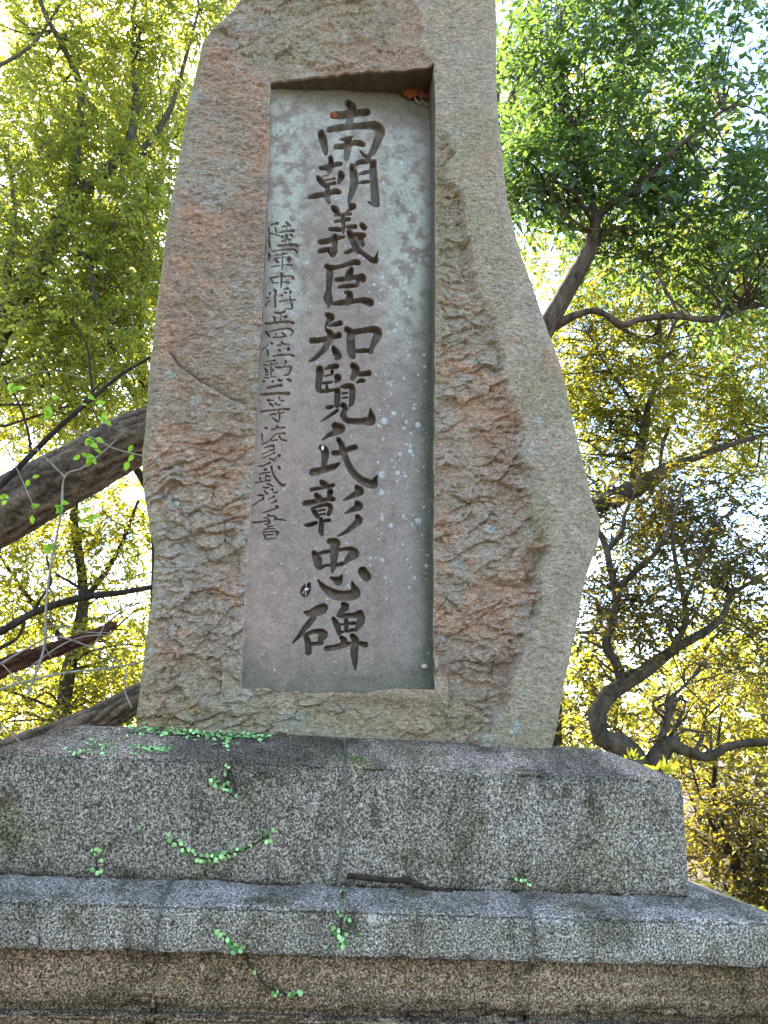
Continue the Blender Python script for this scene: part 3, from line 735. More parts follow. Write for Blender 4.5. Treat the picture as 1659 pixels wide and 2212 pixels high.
# carved characters
car = np.zeros(pxg.shape, np.float32); owner = np.full(pxg.shape, -1, int)
gl_box = []
dxg = 1.15
for gi, (ch, ox, oy, sc, strokes) in enumerate(G):
    big_ = sc < 4; jit = np.random.default_rng(gi)
    DM = .052 if big_ else .022; W = 2.5 if big_ else 1.2; mn = .7 if big_ else 1.2
    for st_ in strokes:
        A = np.array(st_, float); px_ = (ox+A[:, 0]/sc)*.5486; py_ = (oy+A[:, 1]/sc)*.5486; rr_ = np.maximum(A[:, 2]/sc*.5486, mn)
        if len(A) > 2:
            q = spline(np.stack([px_, py_, rr_], 1), len(A)*3); px_, py_, rr_ = q.T
        for a in range(len(px_)-1):
            x0_, y0_, ra, x1_, y1_, rb = px_[a], py_[a], rr_[a], px_[a+1], py_[a+1], rr_[a+1]; R0 = max(ra, rb)+1
            r_lo = np.searchsorted(-rpy, -(max(y0_, y1_)+R0)); r_hi = np.searchsorted(-rpy, -(min(y0_, y1_)-R0))
            if r_hi <= r_lo: continue
            c_lo = max(0, int((min(x0_, x1_)-R0-lft[r_lo:r_hi].max())/(948-lft[r_lo:r_hi].max())*371)-2); c_hi = min(372, int((max(x0_, x1_)+R0-lft[r_lo:r_hi].min())/(948-lft[r_lo:r_hi].min())*371)+4)
            sx, sy = pxg[r_lo:r_hi, c_lo:c_hi], pyg[r_lo:r_hi, c_lo:c_hi]
            ex, ey = x1_-x0_, y1_-y0_; LL = ex*ex+ey*ey+1e-9
            t = np.clip(((sx-x0_)*ex+(sy-y0_)*ey)/LL, 0, 1)
            d = (ra+(rb-ra)*t)-np.hypot(sx-x0_-t*ex, sy-y0_-t*ey)
            dd = np.where(d > 0, DM*np.minimum(1, .45+.55*(ra+(rb-ra)*t)/(5 if big_ else 2))*(1-(1-np.clip(d/W, 0, 1))**2.2), 0)
            sub = car[r_lo:r_hi, c_lo:c_hi]; ow = owner[r_lo:r_hi, c_lo:c_hi]
            m_ = dd > sub; sub[m_] = dd[m_]; ow[m_] = gi
nx_, nz_ = P(pxg, pyg, YS)[..., 0], P(pxg, pyg, YS)[..., 2]
surf = .0032*fbm(nx_*11, 0*nx_, nz_*11, 3, 201)+.0011*fbm(nx_*60, 0*nx_, nz_*60, 3, 202)
Yp = YS+Dp+surf+car*(1+.15*vn(nx_*40, 0*nx_, nz_*40, 5))
PW = P(pxg, pyg, YS+Dp); PW[..., 1] = Yp
# keep the carved walls in place: shift only along y
def panel_colour(px, py, x, z, carv):
    c = np.zeros(px.shape+(3,)); n1 = fbm(x*6, 0*x, z*3.2, 4, 301); n2 = fbm(x*24, 0*x, z*24, 4, 302); n3 = fbm(x*2.2, 0*x, z*1.6, 4, 303)
    def mx(c, t, k): return c*(1-np.clip(k, 0, 1)[..., None])+np.array(t)*np.clip(k, 0, 1)[..., None]
    c = c+np.array([.205, .158, .125])
    c = mx(c, (.265, .178, .135), sstep(500, 1250, py)*sstep(780, 560, px)*(.55+.5*n1))
    c = mx(c, (.195, .162, .138), sstep(800, 900, px)*.6)
    # pale lichen bloom running down from the top in two broad streaks
    s1 = np.exp(-((px-(615+.02*(py-300)))/46)**2)*sstep(920, 480, py)*sstep(165, 260, py)
    s2 = np.exp(-((px-(865+.01*(py-300)))/50)**2)*sstep(900, 560, py)*sstep(215, 340, py)
    s3 = np.exp(-((px-745)/70)**2)*sstep(560, 300, py)*sstep(200, 250, py)
    s4 = np.exp(-((px-905)/26)**2)*sstep(760, 560, py)*sstep(360, 460, py)
    bl = np.clip(s1*1.0+s2*.85+s3*.7+s4*.6, 0, 1)*sstep(-.5, .3, 1.1*n2+.35*n1+.9*fbm(x*55, 0*x, z*55, 4, 307, .7)+.05)
    c = mx(c, (.315, .322, .262), bl*.85)
    green_shade = sstep(1360, 1500, py+60*n1)*.7+sstep(872, 938, px+12*n1)*sstep(350, 1000, py)*.8+sstep(905, 940, px)*.6  # green foot and edge; right edge also darkened to paint the recess shade
    c = mx(c, (.078, .080, .052), green_shade)
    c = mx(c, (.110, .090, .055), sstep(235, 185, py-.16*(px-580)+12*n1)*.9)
    c = mx(c, (.34, .33, .26), sstep(5, 1.5, px-np.interp(py, rpy[::-1], lft[::-1])-3))
    c = c*(1+.22*n2+.20*fbm(x*60, 0*x, z*60, 4, 309, .7)+.14*fbm(x*9, 0*x, z*1.6, 4, 311))[..., None]
    sp = spots(px, py, 420, 560, 935, 250, 1460, .9, 3.0, 77)
    sp = np.maximum(sp, spots(px, py, 200, 810, 925, 330, 1250, 1.0, 5.0, 78)); sp = np.maximum(sp, spots(px, py, 13, 820, 910, 900, 1150, 2., 8.0, 79))
    c = mx(c, (.40, .425, .40), sp*(.35+.5*_h(np.floor(px/14).astype(int), np.floor(py/14).astype(int), np.zeros(px.shape, int), 5))*(1-.5*(carv > .002)))
    c = mx(c, c.mean(axis=(0, 1)) if c.ndim == 3 else (.2, .2, .2), 0*px)
    # moss-brown film inside the cuts
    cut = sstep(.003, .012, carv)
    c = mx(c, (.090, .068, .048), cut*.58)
    return np.clip(c, .02, .75)
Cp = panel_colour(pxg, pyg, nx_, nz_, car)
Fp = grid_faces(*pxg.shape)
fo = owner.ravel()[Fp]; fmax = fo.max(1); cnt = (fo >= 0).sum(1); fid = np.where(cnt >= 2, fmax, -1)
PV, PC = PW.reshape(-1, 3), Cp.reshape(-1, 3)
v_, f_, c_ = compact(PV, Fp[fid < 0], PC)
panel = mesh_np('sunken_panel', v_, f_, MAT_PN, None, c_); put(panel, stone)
panel['label'] = 'smooth grey mauve panel sunk into the rough face'
for gi, g in enumerate(G):
    s_ = fid == gi
    if not s_.any(): continue
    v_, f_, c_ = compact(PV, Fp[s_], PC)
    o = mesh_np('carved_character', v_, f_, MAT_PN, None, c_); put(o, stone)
    o['label'] = ('large' if g[3] < 4 else 'small')+' carved character '+g[0]
    if g[0] == '\u6ce2': o['label'] = 'small carved character between the ones for class and many'
# ---- walls of the recess, cut straight back
def wall(name, xs, zs, splay, n=5, dirn=(0, 0)):
    k = len(xs); y0 = YS-relief(xs, zs)
    q = np.linspace(0, 1, 14)[:, None]; D_ = .30
    X = xs[None, :]+q*0+dirn[0]*q*splay; Zz = zs[None, :]+dirn[1]*q*splay; Yy = y0[None, :]+(YS+D_-y0[None, :])*q
    rag = .004*fbm(X*25, Yy*25, Zz*25, 3, 401)*np.minimum(1, q*6)
    X = X+rag*abs(dirn[0]); Zz = Zz+rag*abs(dirn[1])
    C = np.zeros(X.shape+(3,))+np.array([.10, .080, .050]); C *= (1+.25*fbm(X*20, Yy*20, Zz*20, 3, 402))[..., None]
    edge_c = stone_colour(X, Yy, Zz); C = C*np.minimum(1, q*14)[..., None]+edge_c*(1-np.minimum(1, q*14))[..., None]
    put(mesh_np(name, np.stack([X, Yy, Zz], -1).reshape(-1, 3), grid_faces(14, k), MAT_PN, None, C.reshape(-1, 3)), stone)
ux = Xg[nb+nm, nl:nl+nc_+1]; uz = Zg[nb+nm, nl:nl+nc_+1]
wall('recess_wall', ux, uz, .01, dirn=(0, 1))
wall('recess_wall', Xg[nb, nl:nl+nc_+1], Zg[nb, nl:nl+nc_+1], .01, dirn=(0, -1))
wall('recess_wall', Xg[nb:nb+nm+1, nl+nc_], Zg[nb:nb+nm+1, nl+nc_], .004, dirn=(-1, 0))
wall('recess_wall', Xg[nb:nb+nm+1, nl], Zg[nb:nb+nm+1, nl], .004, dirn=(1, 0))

# ================================================================ trees
BARK_GREY = mat_bark('furrowed_grey_bark', (.040, .028, .020), (.150, .115, .085), (9, 9, 2.2))
BARK_RED = mat_bark('reddish_bark', (.035, .016, .012), (.11, .05, .035))
BARK_MOSS = mat_bark('mossy_grey_bark', (.05, .055, .035), (.15, .15, .10))
BARK_FUR = mat_bark('deeply_furrowed_bark', (.085, .058, .038), (.25, .185, .125), (20, 20, 20), True)
BARK_LOG = mat_bark('reddish_log_bark', (.06, .025, .018), (.17, .08, .055), (20, 20, 20), True)
BARK_DARK = mat_bark('dark_bark', (.022, .016, .012), (.070, .052, .040))
BARK_TAN = mat_bark('smooth_tan_bark', (.030, .024, .017), (.120, .095, .064), (6, 6, 4))
LEAF_Y = mat_leaf('yellow_green_leaf', (.024, .036, .008), (.060, .075, .014), (.44, .41, .030), .53)
LEAF_O = mat_leaf('olive_leaf', (.026, .042, .008), (.070, .090, .020), (.44, .455, .050), .55)
LEAF_D = mat_leaf('dark_glossy_leaf', (.014, .034, .016), (.045, .080, .032), (.17, .27, .04), .40, .32, .5)
LEAF_B = mat_leaf('bronze_leaf', (.010, .014, .010), (.045, .042, .016), (.27, .215, .022), .43)
LEAF_V = mat_leaf('fresh_green_leaf', (.055, .13, .018), (.10, .19, .03), (.32, .55, .03), .5)

FUR = {}
def furrowed(pts, seed, n=260, ns=56):
    """trunk with long interlacing bark furrows as real relief"""
    q = spline(np.asarray(pts, float), n); c, r = q[:, :3], np.maximum(q[:, 3], .004)
    t = np.gradient(c, axis=0); t /= np.linalg.norm(t, axis=1)[:, None]
    a = np.cross(t, [.05, 1., .1]); a /= np.linalg.norm(a, axis=1)[:, None]; b = np.cross(t, a)
    th = np.linspace(0, 2*math.pi, ns, endpoint=False); L = np.cumsum(np.r_[0, np.linalg.norm(np.diff(c, axis=0), axis=1)])
    R = r.mean(); u_, w_ = (np.cos(th)*R)[None, :]+0*L[:, None], (np.sin(th)*R)[None, :]+0*L[:, None]; l_ = L[:, None]+0*th[None, :]
    wob = .25*fbm(u_*6, w_*6, l_*3, 2, seed+3)
    rd = 1-np.abs(fbm((u_+wob*R)*26, (w_+wob*R)*26, l_*3.2, 3, seed))*2.4
    rr = r[:, None]*(1+.10*fbm(u_*5, w_*5, l_*2, 3, seed+9))-.030*np.clip(rd, 0, 1)**1.5*np.minimum(1, r[:, None]/.08)
    V = c[:, None]+rr[..., None]*(np.cos(th)[None, :, None]*a[:, None]+np.sin(th)[None, :, None]*b[:, None])
    i = np.arange(n-1)[:, None]*ns; j = np.arange(ns)[None, :]; k = (j+1) % ns
    FUR['tone'] = np.repeat((1.15-.85*np.clip(rd, 0, 1)**1.5).reshape(-1, 1), 3, 1)
    return V.reshape(-1, 3), np.stack([i+j, i+k, i+ns+k, i+ns+j], -1).reshape(-1, 4)

def W4(px, py, Y, rpx):
    """centre-line point with a radius given by its apparent half width"""
    p = P(px, py, Y); return (*p, rpx*(Y+3.0)*1.05/1662)

def leaves_np(pos, dr, nrm, ln, wd):
    """pointed, folded leaves: 6 verts, 2 quads each"""
    dr = dr/(np.linalg.norm(dr, axis=1)[:, None]+1e-9)
    s = np.cross(dr, nrm); s /= np.linalg.norm(s, axis=1)[:, None]+1e-9
    n_ = np.cross(s, dr); L, Wd = ln[:, None], wd[:, None]
    a = pos; t = pos+dr*L-n_*L*.10
    l1 = pos+dr*L*.32+s*Wd*.5+n_*Wd*.16; l2 = pos+dr*L*.68+s*Wd*.40+n_*Wd*.10
    r1 = pos+dr*L*.32-s*Wd*.5+n_*Wd*.16; r2 = pos+dr*L*.68-s*Wd*.40+n_*Wd*.10
    V = np.stack([a, l1, l2, t, r2, r1], 1).reshape(-1, 3)
    b = np.arange(len(pos))[:, None]*6
    F = np.concatenate([b+np.array([[0, 1, 2, 3]]), b+np.array([[0, 3, 4, 5]])], 1).reshape(-1, 4)
    return V, F

def unit(r, n):
    v = r.normal(size=(n, 3)); return v/np.linalg.norm(v, axis=1)[:, None]

DENS = 1.25
def crown(blobs, leaf, twig_leaves=14, seed=0, clump=1.0, thr=-.12, twig_len=.38, flat=.5, wr=.42, sprays=None):
    """blobs: (px, py, Y, half width px, half height px, half depth m, twigs) -> leaf arrays, twig tubes, spray centres"""
    r = np.random.default_rng(seed); PO, DI, NO, LN, WD, TW, CE = [], [], [], [], [], [], []
    for (px, py, Y, rx, rz, ry, nt_) in blobs:
        nt_ = int(nt_*DENS); c = P(px, py, Y); k = (Y+3.0)*1.05/1662
        u_ = unit(r, nt_)*(r.random((nt_, 1))**.38)
        p = c+u_*np.array([rx*k, ry, rz*k])
        keep = fbm(p[:, 0]*clump, p[:, 1]*clump, p[:, 2]*clump, 2, seed+7) > thr
        p = p[keep]; n_ = len(p)
        if not n_: continue
        CE.append(p[:: max(1, n_//14)])
        d = u_[keep]*.8+r.normal(size=(n_, 3))*.7+np.array([0, 0, -.15]); d /= np.linalg.norm(d, axis=1)[:, None]
        L = twig_len*(.6+.8*r.random(n_))
        t = (np.arange(twig_leaves)+.5)/twig_leaves
        q = p[:, None]+d[:, None]*L[:, None, None]*t[None, :, None]
        q[..., 2] -= .12*L[:, None]*t[None, :]**2
        sd_ = np.cross(d, [0, 0, 1.]); sd_ /= np.linalg.norm(sd_, axis=1)[:, None]+1e-6
        al = np.where(np.arange(twig_leaves) % 2 == 0, 1., -1.)
        dd = d[:, None]*.55+sd_[:, None]*al[None, :, None]*.8+r.normal(size=q.shape)*.33+np.array([0, 0, -.22])
        nn = np.array([0, 0, 1.])*flat+r.normal(size=q.shape)*.55
        ln_ = leaf*(.65+.6*r.random(q.shape[:2]))
        PO.append(q.reshape(-1, 3)); DI.append(dd.reshape(-1, 3)); NO.append(nn.reshape(-1, 3)); LN.append(ln_.ravel()); WD.append((ln_*wr).ravel())
        e = q[:, -1]; mid = p+d*L[:, None]*.5
        TW.append(np.stack([p-d*.12, mid, e], 1))
    return np.vstack(PO), np.vstack(DI), np.vstack(NO), np.concatenate(LN), np.concatenate(WD), np.vstack(TW), np.vstack(CE)

def twigs_mesh(T, r=.0035):
    """three-sided thin twigs"""
    n_ = len(T); th = np.array([0, 2.09, 4.19])
    off = np.stack([np.cos(th), 0*th, np.sin(th)], 1); off[:, 1] = off[:, 0]*.3
    rad = np.array([1.3, 1., .5])*r
    V = T[:, :, None]+off[None, None]*rad[None, :, None, None]
    b = np.arange(n_)[:, None]*9; F = []
    for s_ in (0, 3):
        for j in range(3): F.append(np.concatenate([b+s_+j, b+s_+(j+1) % 3, b+s_+3+(j+1) % 3, b+s_+3+j], 1))
    return V.reshape(-1, 3), np.vstack(F)

def make_tree(name, label, cat, base, trunk, limbs, blobs, leaf, lmat, bark, seed, group=None, connect=True, nseg=10, rough=.12, big_leaves=0, twig_r=.0035, **kw):
    root = empty(name, tuple(base)); tag(root, label, cat, group)
    r = np.random.default_rng(seed+500)
    v_, f_ = furrowed(trunk, seed) if nseg > 8 else tube(trunk, 8, max(10, 7*len(trunk)), rough, seed); put(mesh_np('trunk', v_, f_, BARK_FUR if nseg > 8 else bark, None, FUR['tone'] if nseg > 8 else None), root)
    sk = [spline(np.array(trunk), 30)]
    for li, lb in enumerate(limbs):
        v_, f_ = tube(lb, 6, max(8, 6*len(lb)), rough, seed+li); put(mesh_np('limb', v_, f_, bark), root); sk.append(spline(np.array(lb), 24))
    if not blobs: return root
    PO, DI, NO, LN, WD, TW, CE = crown(blobs, leaf, seed=seed, **kw)
    if connect:
        SK = np.vstack(sk); parts = []
        for c in CE:
            d = np.linalg.norm(SK[:, :3]-c, axis=1)+.6*np.clip(SK[:, 2]-c[2]+.3, 0, 9); s_ = SK[np.argmin(d)]
            dist = np.linalg.norm(s_[:3]-c)
            if dist > 4.5: continue
            m1 = s_[:3]+(c-s_[:3])*.35+r.normal(size=3)*.10*dist+np.array([0, 0, .05*dist]); m2 = s_[:3]+(c-s_[:3])*.7+r.normal(size=3)*.08*dist
            rr_ = min(s_[3]*.55, .010+.010*dist)
            parts.append(tube([(*s_[:3], rr_), (*m1, rr_*.75), (*m2, rr_*.5), (*c, rr_*.25)], 5, 9, 0, 0, False))
        v_, f_ = join(parts); put(tag(mesh_np('branchwork', v_, f_, bark), kind='stuff'), root)
    v_, f_ = twigs_mesh(TW, twig_r); put(tag(mesh_np('twigs', v_, f_, bark), kind='stuff'), root)
    tint = r.random(len(PO))*.7+.3*sstep(-.3, .3, vn(PO[:, 0]*1.5, PO[:, 1]*1.5, PO[:, 2]*1.5, seed))
    idx = np.arange(len(PO))
    if big_leaves:
        dcam = np.linalg.norm(PO-CAM, axis=1); dd_ = PO-CAM
        zz = dd_@F_; ix = 829.5+1662*(dd_@R_)/zz; iy = 1106-1662*(dd_@U_)/zz
        vis = (ix > 1080) & (ix < 1659) & (iy > 0) & (iy < 2212)
        order = np.argsort(np.where(vis, dcam/LN, 1e9))[:big_leaves]
        me_cache = []
        for q in range(6):
            lv, lf = leaves_np(np.zeros((1, 3)), np.array([[1., 0, 0]]), np.array([[.0, .1*(q-2.5), 1.]]), np.array([1.]), np.array([kw.get('wr', .42)]))
            o = mesh_np('leaf', lv, lf, lmat, None, None, True, np.full(2, q/5.)); me_cache.append(o.data); bpy.data.objects.remove(o)
        for c_, q in enumerate(order):
            o = bpy.data.objects.new('leaf', me_cache[c_ % 6]); COL.objects.link(o); o.parent = root
            x_ = DI[q]/np.linalg.norm(DI[q]); y_ = np.cross(NO[q], x_); y_ /= np.linalg.norm(y_); z_ = np.cross(x_, y_)
            s_ = LN[q]; mm = Matrix.Identity(4)
            for a in range(3): mm[a][0], mm[a][1], mm[a][2], mm[a][3] = x_[a]*s_, y_[a]*s_, z_[a]*s_, PO[q][a]-root.location[a]
            o.matrix_local = mm
        idx = np.setdiff1d(idx, order)
    v_, f_ = leaves_np(PO[idx], DI[idx], NO[idx], LN[idx], WD[idx])
    put(tag(mesh_np('crown', v_, f_, lmat, None, None, True, np.repeat(tint[idx], 2)), kind='stuff'), root)
    return root

# ---- A: tree whose heavy furrowed trunk leans in from the left, passes behind the stone and forks on the right
tA = [W4(-420, 1345, 2.6, 80), W4(-150, 1190, 2.7, 72), W4(0, 1106, 2.8, 66), W4(160, 1022, 2.9, 62), W4(320, 938, 3.0, 58), W4(560, 870, 3.1, 48), W4(850, 830, 3.2, 40), W4(1080, 790, 3.2, 34)]
limA = [
 [W4(1060, 795, 3.2, 33), W4(1150, 745, 3.2, 27), W4(1195, 680, 3.15, 24), W4(1240, 600, 3.1, 21), W4(1275, 530, 3.05, 17), W4(1290, 460, 3.0, 14)],
 [W4(1288, 470, 3.0, 13), W4(1320, 440, 2.9, 12), W4(1380, 405, 2.8, 9), W4(1450, 330, 2.6, 7), W4(1560, 240, 2.4, 5)],
 [W4(1288, 470, 3.0, 10), W4(1278, 430, 3.0, 9), W4(1262, 350, 3.1, 7), W4(1230, 240, 3.2, 5), W4(1200, 100, 3.2, 3)],
 [W4(1195, 705, 3.2, 13), W4(1245, 680, 3.1, 9), W4(1290, 672, 3.05, 8), W4(1345, 700, 3.0, 7), W4(1380, 690, 3.0, 7.5), W4(1450, 683, 3.0, 7.5), W4(1540, 690, 3.1, 7), W4(1620, 662, 3.2, 6), W4(1720, 655, 3.3, 5)],
 [W4(1300, 672, 3.05, 6), W4(1330, 700, 3.1, 5), W4(1360, 718, 3.1, 4), W4(1375, 725, 3.1, 2)],
]
make_tree('leaning_tree', 'leaning tree with heavy furrowed trunk passing behind the stone, dark leaves upper right', 'tree',
          (tA[0][0], tA[0][1], -.1), tA, limA,
          [(1250, 120, 2.9, 200, 200, .9, 200), (1480, 150, 2.7, 240, 210, .9, 230), (1620, 420, 2.8, 160, 200, .8, 150), (1330, 330, 3.0, 230, 120, .7, 160), (1170, 395, 3.0, 120, 75, .5, 120), (1140, 230, 3.2, 80, 130, .6, 90), (1480, 470, 3.0, 220, 140, .8, 140), (1610, 580, 3.0, 120, 120, .7, 90), (1380, 500, 3.2, 150, 90, .6, 60), (1300, -120, 2.9, 330, 160, 1., 150)],
          .092, LEAF_D, BARK_GREY, 11, nseg=12, rough=.16, big_leaves=300, twig_leaves=11, clump=2.2, thr=-.32, twig_len=.42, flat=.8)

# ---- B: two broad olive trees behind on the left
tB = [W4(-260, 1500, 5.5, 34), W4(-90, 950, 5.5, 30), W4(5, 690, 5.5, 27), W4(75, 590, 5.5, 25), W4(110, 520, 5.5, 23), W4(150, 440, 5.5, 20), W4(205, 390, 5.5, 16), W4(270, 330, 5.4, 12)]
limB = [
 [W4(150, 440, 5.5, 12), W4(165, 330, 5.4, 11), W4(175, 210, 5.3, 9), W4(160, 150, 5.2, 8), W4(130, 90, 5.1, 7), W4(95, 25, 5.0, 6), W4(60, -80, 5., 4)],
 [W4(270, 330, 5.4, 12), W4(290, 260, 5.4, 11), W4(292, 180, 5.3, 8), W4(285, 90, 5.3, 6), W4(295, -40, 5.2, 4)],
 [W4(300, 330, 5.4, 8), W4(335, 290, 5.4, 8), W4(370, 230, 5.3, 6), W4(400, 130, 5.2, 5), W4(430, 20, 5.2, 3)],
 [W4(35, 700, 5.5, 14), W4(15, 600, 5.3, 10), W4(30, 500, 5.2, 7), W4(25, 380, 5.1, 4)],
 [W4(110, 520, 5.4, 9), W4(190, 560, 5.3, 7), W4(205, 650, 5.2, 6), W4(240, 740, 5.2, 4)],
 [W4(-60, 170, 4.6, 6), W4(20, 130, 4.6, 5), W4(75, 90, 4.6, 4), W4(130, 10, 4.6, 3)],
]
make_tree('broadleaf_tree', 'broad olive green tree with a dim forked trunk at upper left behind the stone', 'tree', (tB[0][0], 5.5, -.1), tB, limB,
          [(90, 120, 5.4, 200, 170, 1.3, 330), (330, 90, 5.5, 200, 150, 1.3, 360), (250, 330, 5.7, 230, 150, 1.2, 380), (60, 400, 5.5, 170, 150, 1.2, 330), (300, 560, 5.8, 120, 160, 1.1, 380), (110, 620, 5.6, 170, 110, 1.2, 320), (160, 780, 5.6, 180, 130, 1.2, 320), (480, -60, 5.5, 200, 140, 1.2, 150), (60, -120, 5.5, 240, 110, 1.2, 160)],
          .084, LEAF_O, BARK_MOSS, 21, nseg=8, twig_leaves=15, clump=2.2, thr=-.38, twig_len=.5)
tB2 = [W4(330, 1700, 8.0, 20), W4(345, 1200, 8.0, 18), W4(320, 900, 8.0, 15), W4(300, 700, 8., 12), W4(330, 500, 8., 9), W4(360, 300, 8., 5)]
make_tree('broadleaf_tree', 'sunlit yellow tree glowing beside the left edge of the stone, behind the olive tree', 'tree', (tB2[0][0], 8., -.1), tB2,
          [[W4(320, 900, 8, 9), W4(250, 780, 8, 7), W4(200, 640, 8, 5), W4(150, 480, 8, 3)], [W4(345, 1100, 8, 9), W4(270, 980, 7.8, 7), W4(170, 900, 7.6, 4)]],
          [(330, 600, 8., 150, 190, 1.3, 460), (140, 860, 8., 200, 130, 1.3, 560), (60, 720, 8.3, 150, 100, 1.3, 300), (340, 250, 8., 180, 180, 1.3, 300), (60, 600, 8., 150, 160, 1.3, 250), (120, 250, 8.4, 220, 200, 1.3, 300), (600, 300, 8.5, 200, 300, 1., 200), (760, 800, 8.3, 220, 300, 1.1, 300)],
          .080, LEAF_Y, BARK_DARK, 22, nseg=8, twig_leaves=14, clump=1.6, thr=-.2, twig_len=.55)
# ---- low yellow trees far left
tD = [W4(150, 1750, 9.0, 16), W4(140, 1500, 9, 14), W4(180, 1300, 9, 11), W4(160, 1100, 9, 8), W4(200, 950, 9, 5)]
make_tree('young_tree', 'young bright yellow tree low on the left behind the fallen logs', 'tree', (tD[0][0], 9., -.1), tD,
          [[W4(180, 1300, 9, 7), W4(250, 1200, 9, 5), W4(300, 1080, 9, 3)], [W4(150, 1400, 9, 7), W4(60, 1290, 9, 5), W4(0, 1200, 9, 3)]],
          [(250, 1080, 9., 120, 110, 1.2, 330), (60, 1240, 9., 140, 110, 1.2, 420), (180, 1170, 9.4, 160, 90, 1.2, 200), (270, 1350, 9., 100, 110, 1.2, 210), (90, 1500, 9., 180, 130, 1.2, 420), (280, 1530, 9.3, 100, 70, 1., 130), (-60, 950, 9., 120, 130, 1., 120)],
          .080, LEAF_Y, BARK_TAN, 23, nseg=8, twig_leaves=14, clump=1.5, thr=-.2, twig_len=.5)
# ---- C: crooked tree on the lower right
tC = [W4(1440, 2050, 4.6, 40), W4(1420, 1850, 4.6, 36), W4(1395, 1700, 4.6, 32), W4(1360, 1625, 4.6, 27), W4(1305, 1595, 4.6, 21), W4(1290, 1555, 4.6, 18), W4(1310, 1505, 4.6, 17), W4(1350, 1475, 4.6, 16), W4(1400, 1445, 4.6, 15)]
limC = [
 [W4(1400, 1445, 4.6, 14), W4(1460, 1400, 4.5, 10), W4(1530, 1360, 4.4, 9), W4(1565, 1325, 4.4, 8), W4(1575, 1290, 4.4, 7), W4(1610, 1265, 4.3, 5), W4(1680, 1230, 4.2, 3)],
 [W4(1345, 1480, 4.6, 12), W4(1330, 1430, 4.6, 10), W4(1310, 1395, 4.6, 10), W4(1325, 1330, 4.6, 9), W4(1330, 1280, 4.6, 9), W4(1318, 1225, 4.6, 8), W4(1308, 1180, 4.6, 7), W4(1290, 1140, 4.6, 5)],
 [W4(1332, 1275, 4.6, 8), W4(1370, 1235, 4.5, 7), W4(1415, 1195, 4.4, 5), W4(1450, 1130, 4.3, 4), W4(1480, 1040, 4.2, 3)],
 [W4(1312, 1190, 4.6, 6), W4(1345, 1145, 4.5, 5), W4(1350, 1110, 4.5, 4), W4(1375, 1060, 4.5, 3)],
 [W4(1450, 1405, 4.5, 8), W4(1480, 1350, 4.5, 6), W4(1478, 1300, 4.5, 6), W4(1465, 1240, 4.5, 5), W4(1455, 1180, 4.4, 4), W4(1450, 1080, 4.4, 3)],
 [W4(1478, 1300, 4.5, 5), W4(1500, 1250, 4.4, 4), W4(1520, 1180, 4.4, 4), W4(1540, 1130, 4.3, 3)],
 [W4(1400, 1680, 4.6, 22), W4(1440, 1610, 4.5, 18), W4(1480, 1620, 4.4, 12), W4(1530, 1635, 4.3, 10), W4(1580, 1610, 4.2, 9), W4(1690, 1600, 4.1, 7)],
 [W4(1425, 1600, 4.5, 8), W4(1440, 1560, 4.5, 7), W4(1450, 1510, 4.5, 5), W4(1480, 1480, 4.5, 3)],
]
make_tree('crooked_tree', 'crooked tree with twisting bare limbs rising behind the right end of the pedestal', 'tree', (tC[0][0], 4.6, -.1), tC, limC,
          [(1330, 1330, 4.9, 110, 130, .9, 190), (1480, 1250, 4.9, 170, 140, .9, 300), (1600, 1130, 4.9, 130, 130, .9, 270), (1430, 1080, 5.0, 150, 90, .9, 210), (1600, 1420, 5., 110, 90, .8, 110), (1290, 1530, 5.1, 60, 70, .5, 50), (1480, 1540, 5.1, 100, 60, .6, 70)],
          .062, LEAF_B, BARK_TAN, 31, nseg=8, rough=.18, twig_leaves=14, clump=1.8, thr=-.3, twig_len=.36)
# ---- R: tree further right with mossy limb crossing behind, and sunlit yellow crown
tR = [W4(1180, 1700, 5.6, 26), W4(1190, 1350, 5.6, 25), W4(1215, 1180, 5.6, 24), W4(1275, 1105, 5.6, 23), W4(1340, 1070, 5.6, 21), W4(1400, 1040, 5.5, 18), W4(1440, 1010, 5.5, 14)]
limR = [
 [W4(1440, 1010, 5.5, 11), W4(1500, 990, 5.4, 8), W4(1580, 960, 5.3, 6), W4(1690, 930, 5.2, 4)],
 [W4(1370, 1060, 5.6, 14), W4(1378, 990, 5.6, 13), W4(1392, 930, 5.6, 11), W4(1400, 880, 5.6, 8), W4(1420, 820, 5.5, 6), W4(1425, 740, 5.5, 5), W4(1420, 620, 5.4, 3)],
 [W4(1425, 1010, 5.4, 4), W4(1432, 960, 5.4, 5), W4(1445, 925, 5.4, 3)],
 [W4(1425, 820, 5.5, 5), W4(1440, 740, 5.4, 4), W4(1470, 680, 5.3, 4), W4(1530, 600, 5.2, 3)],
 [W4(1392, 920, 5.6, 6), W4(1360, 860, 5.6, 5), W4(1310, 790, 5.5, 3), W4(1270, 720, 5.5, 2)],
 [W4(1060, 420, 5.2, 16), W4(1085, 300, 5.2, 12), W4(1100, 230, 5.1, 10), W4(1125, 150, 5.0, 7), W4(1150, 60, 5., 5), W4(1180, -60, 5., 3)],
 [W4(1080, 330, 5.2, 8), W4(1075, 240, 5.1, 6), W4(1080, 120, 5.1, 5), W4(1110, 40, 5., 3)],
]
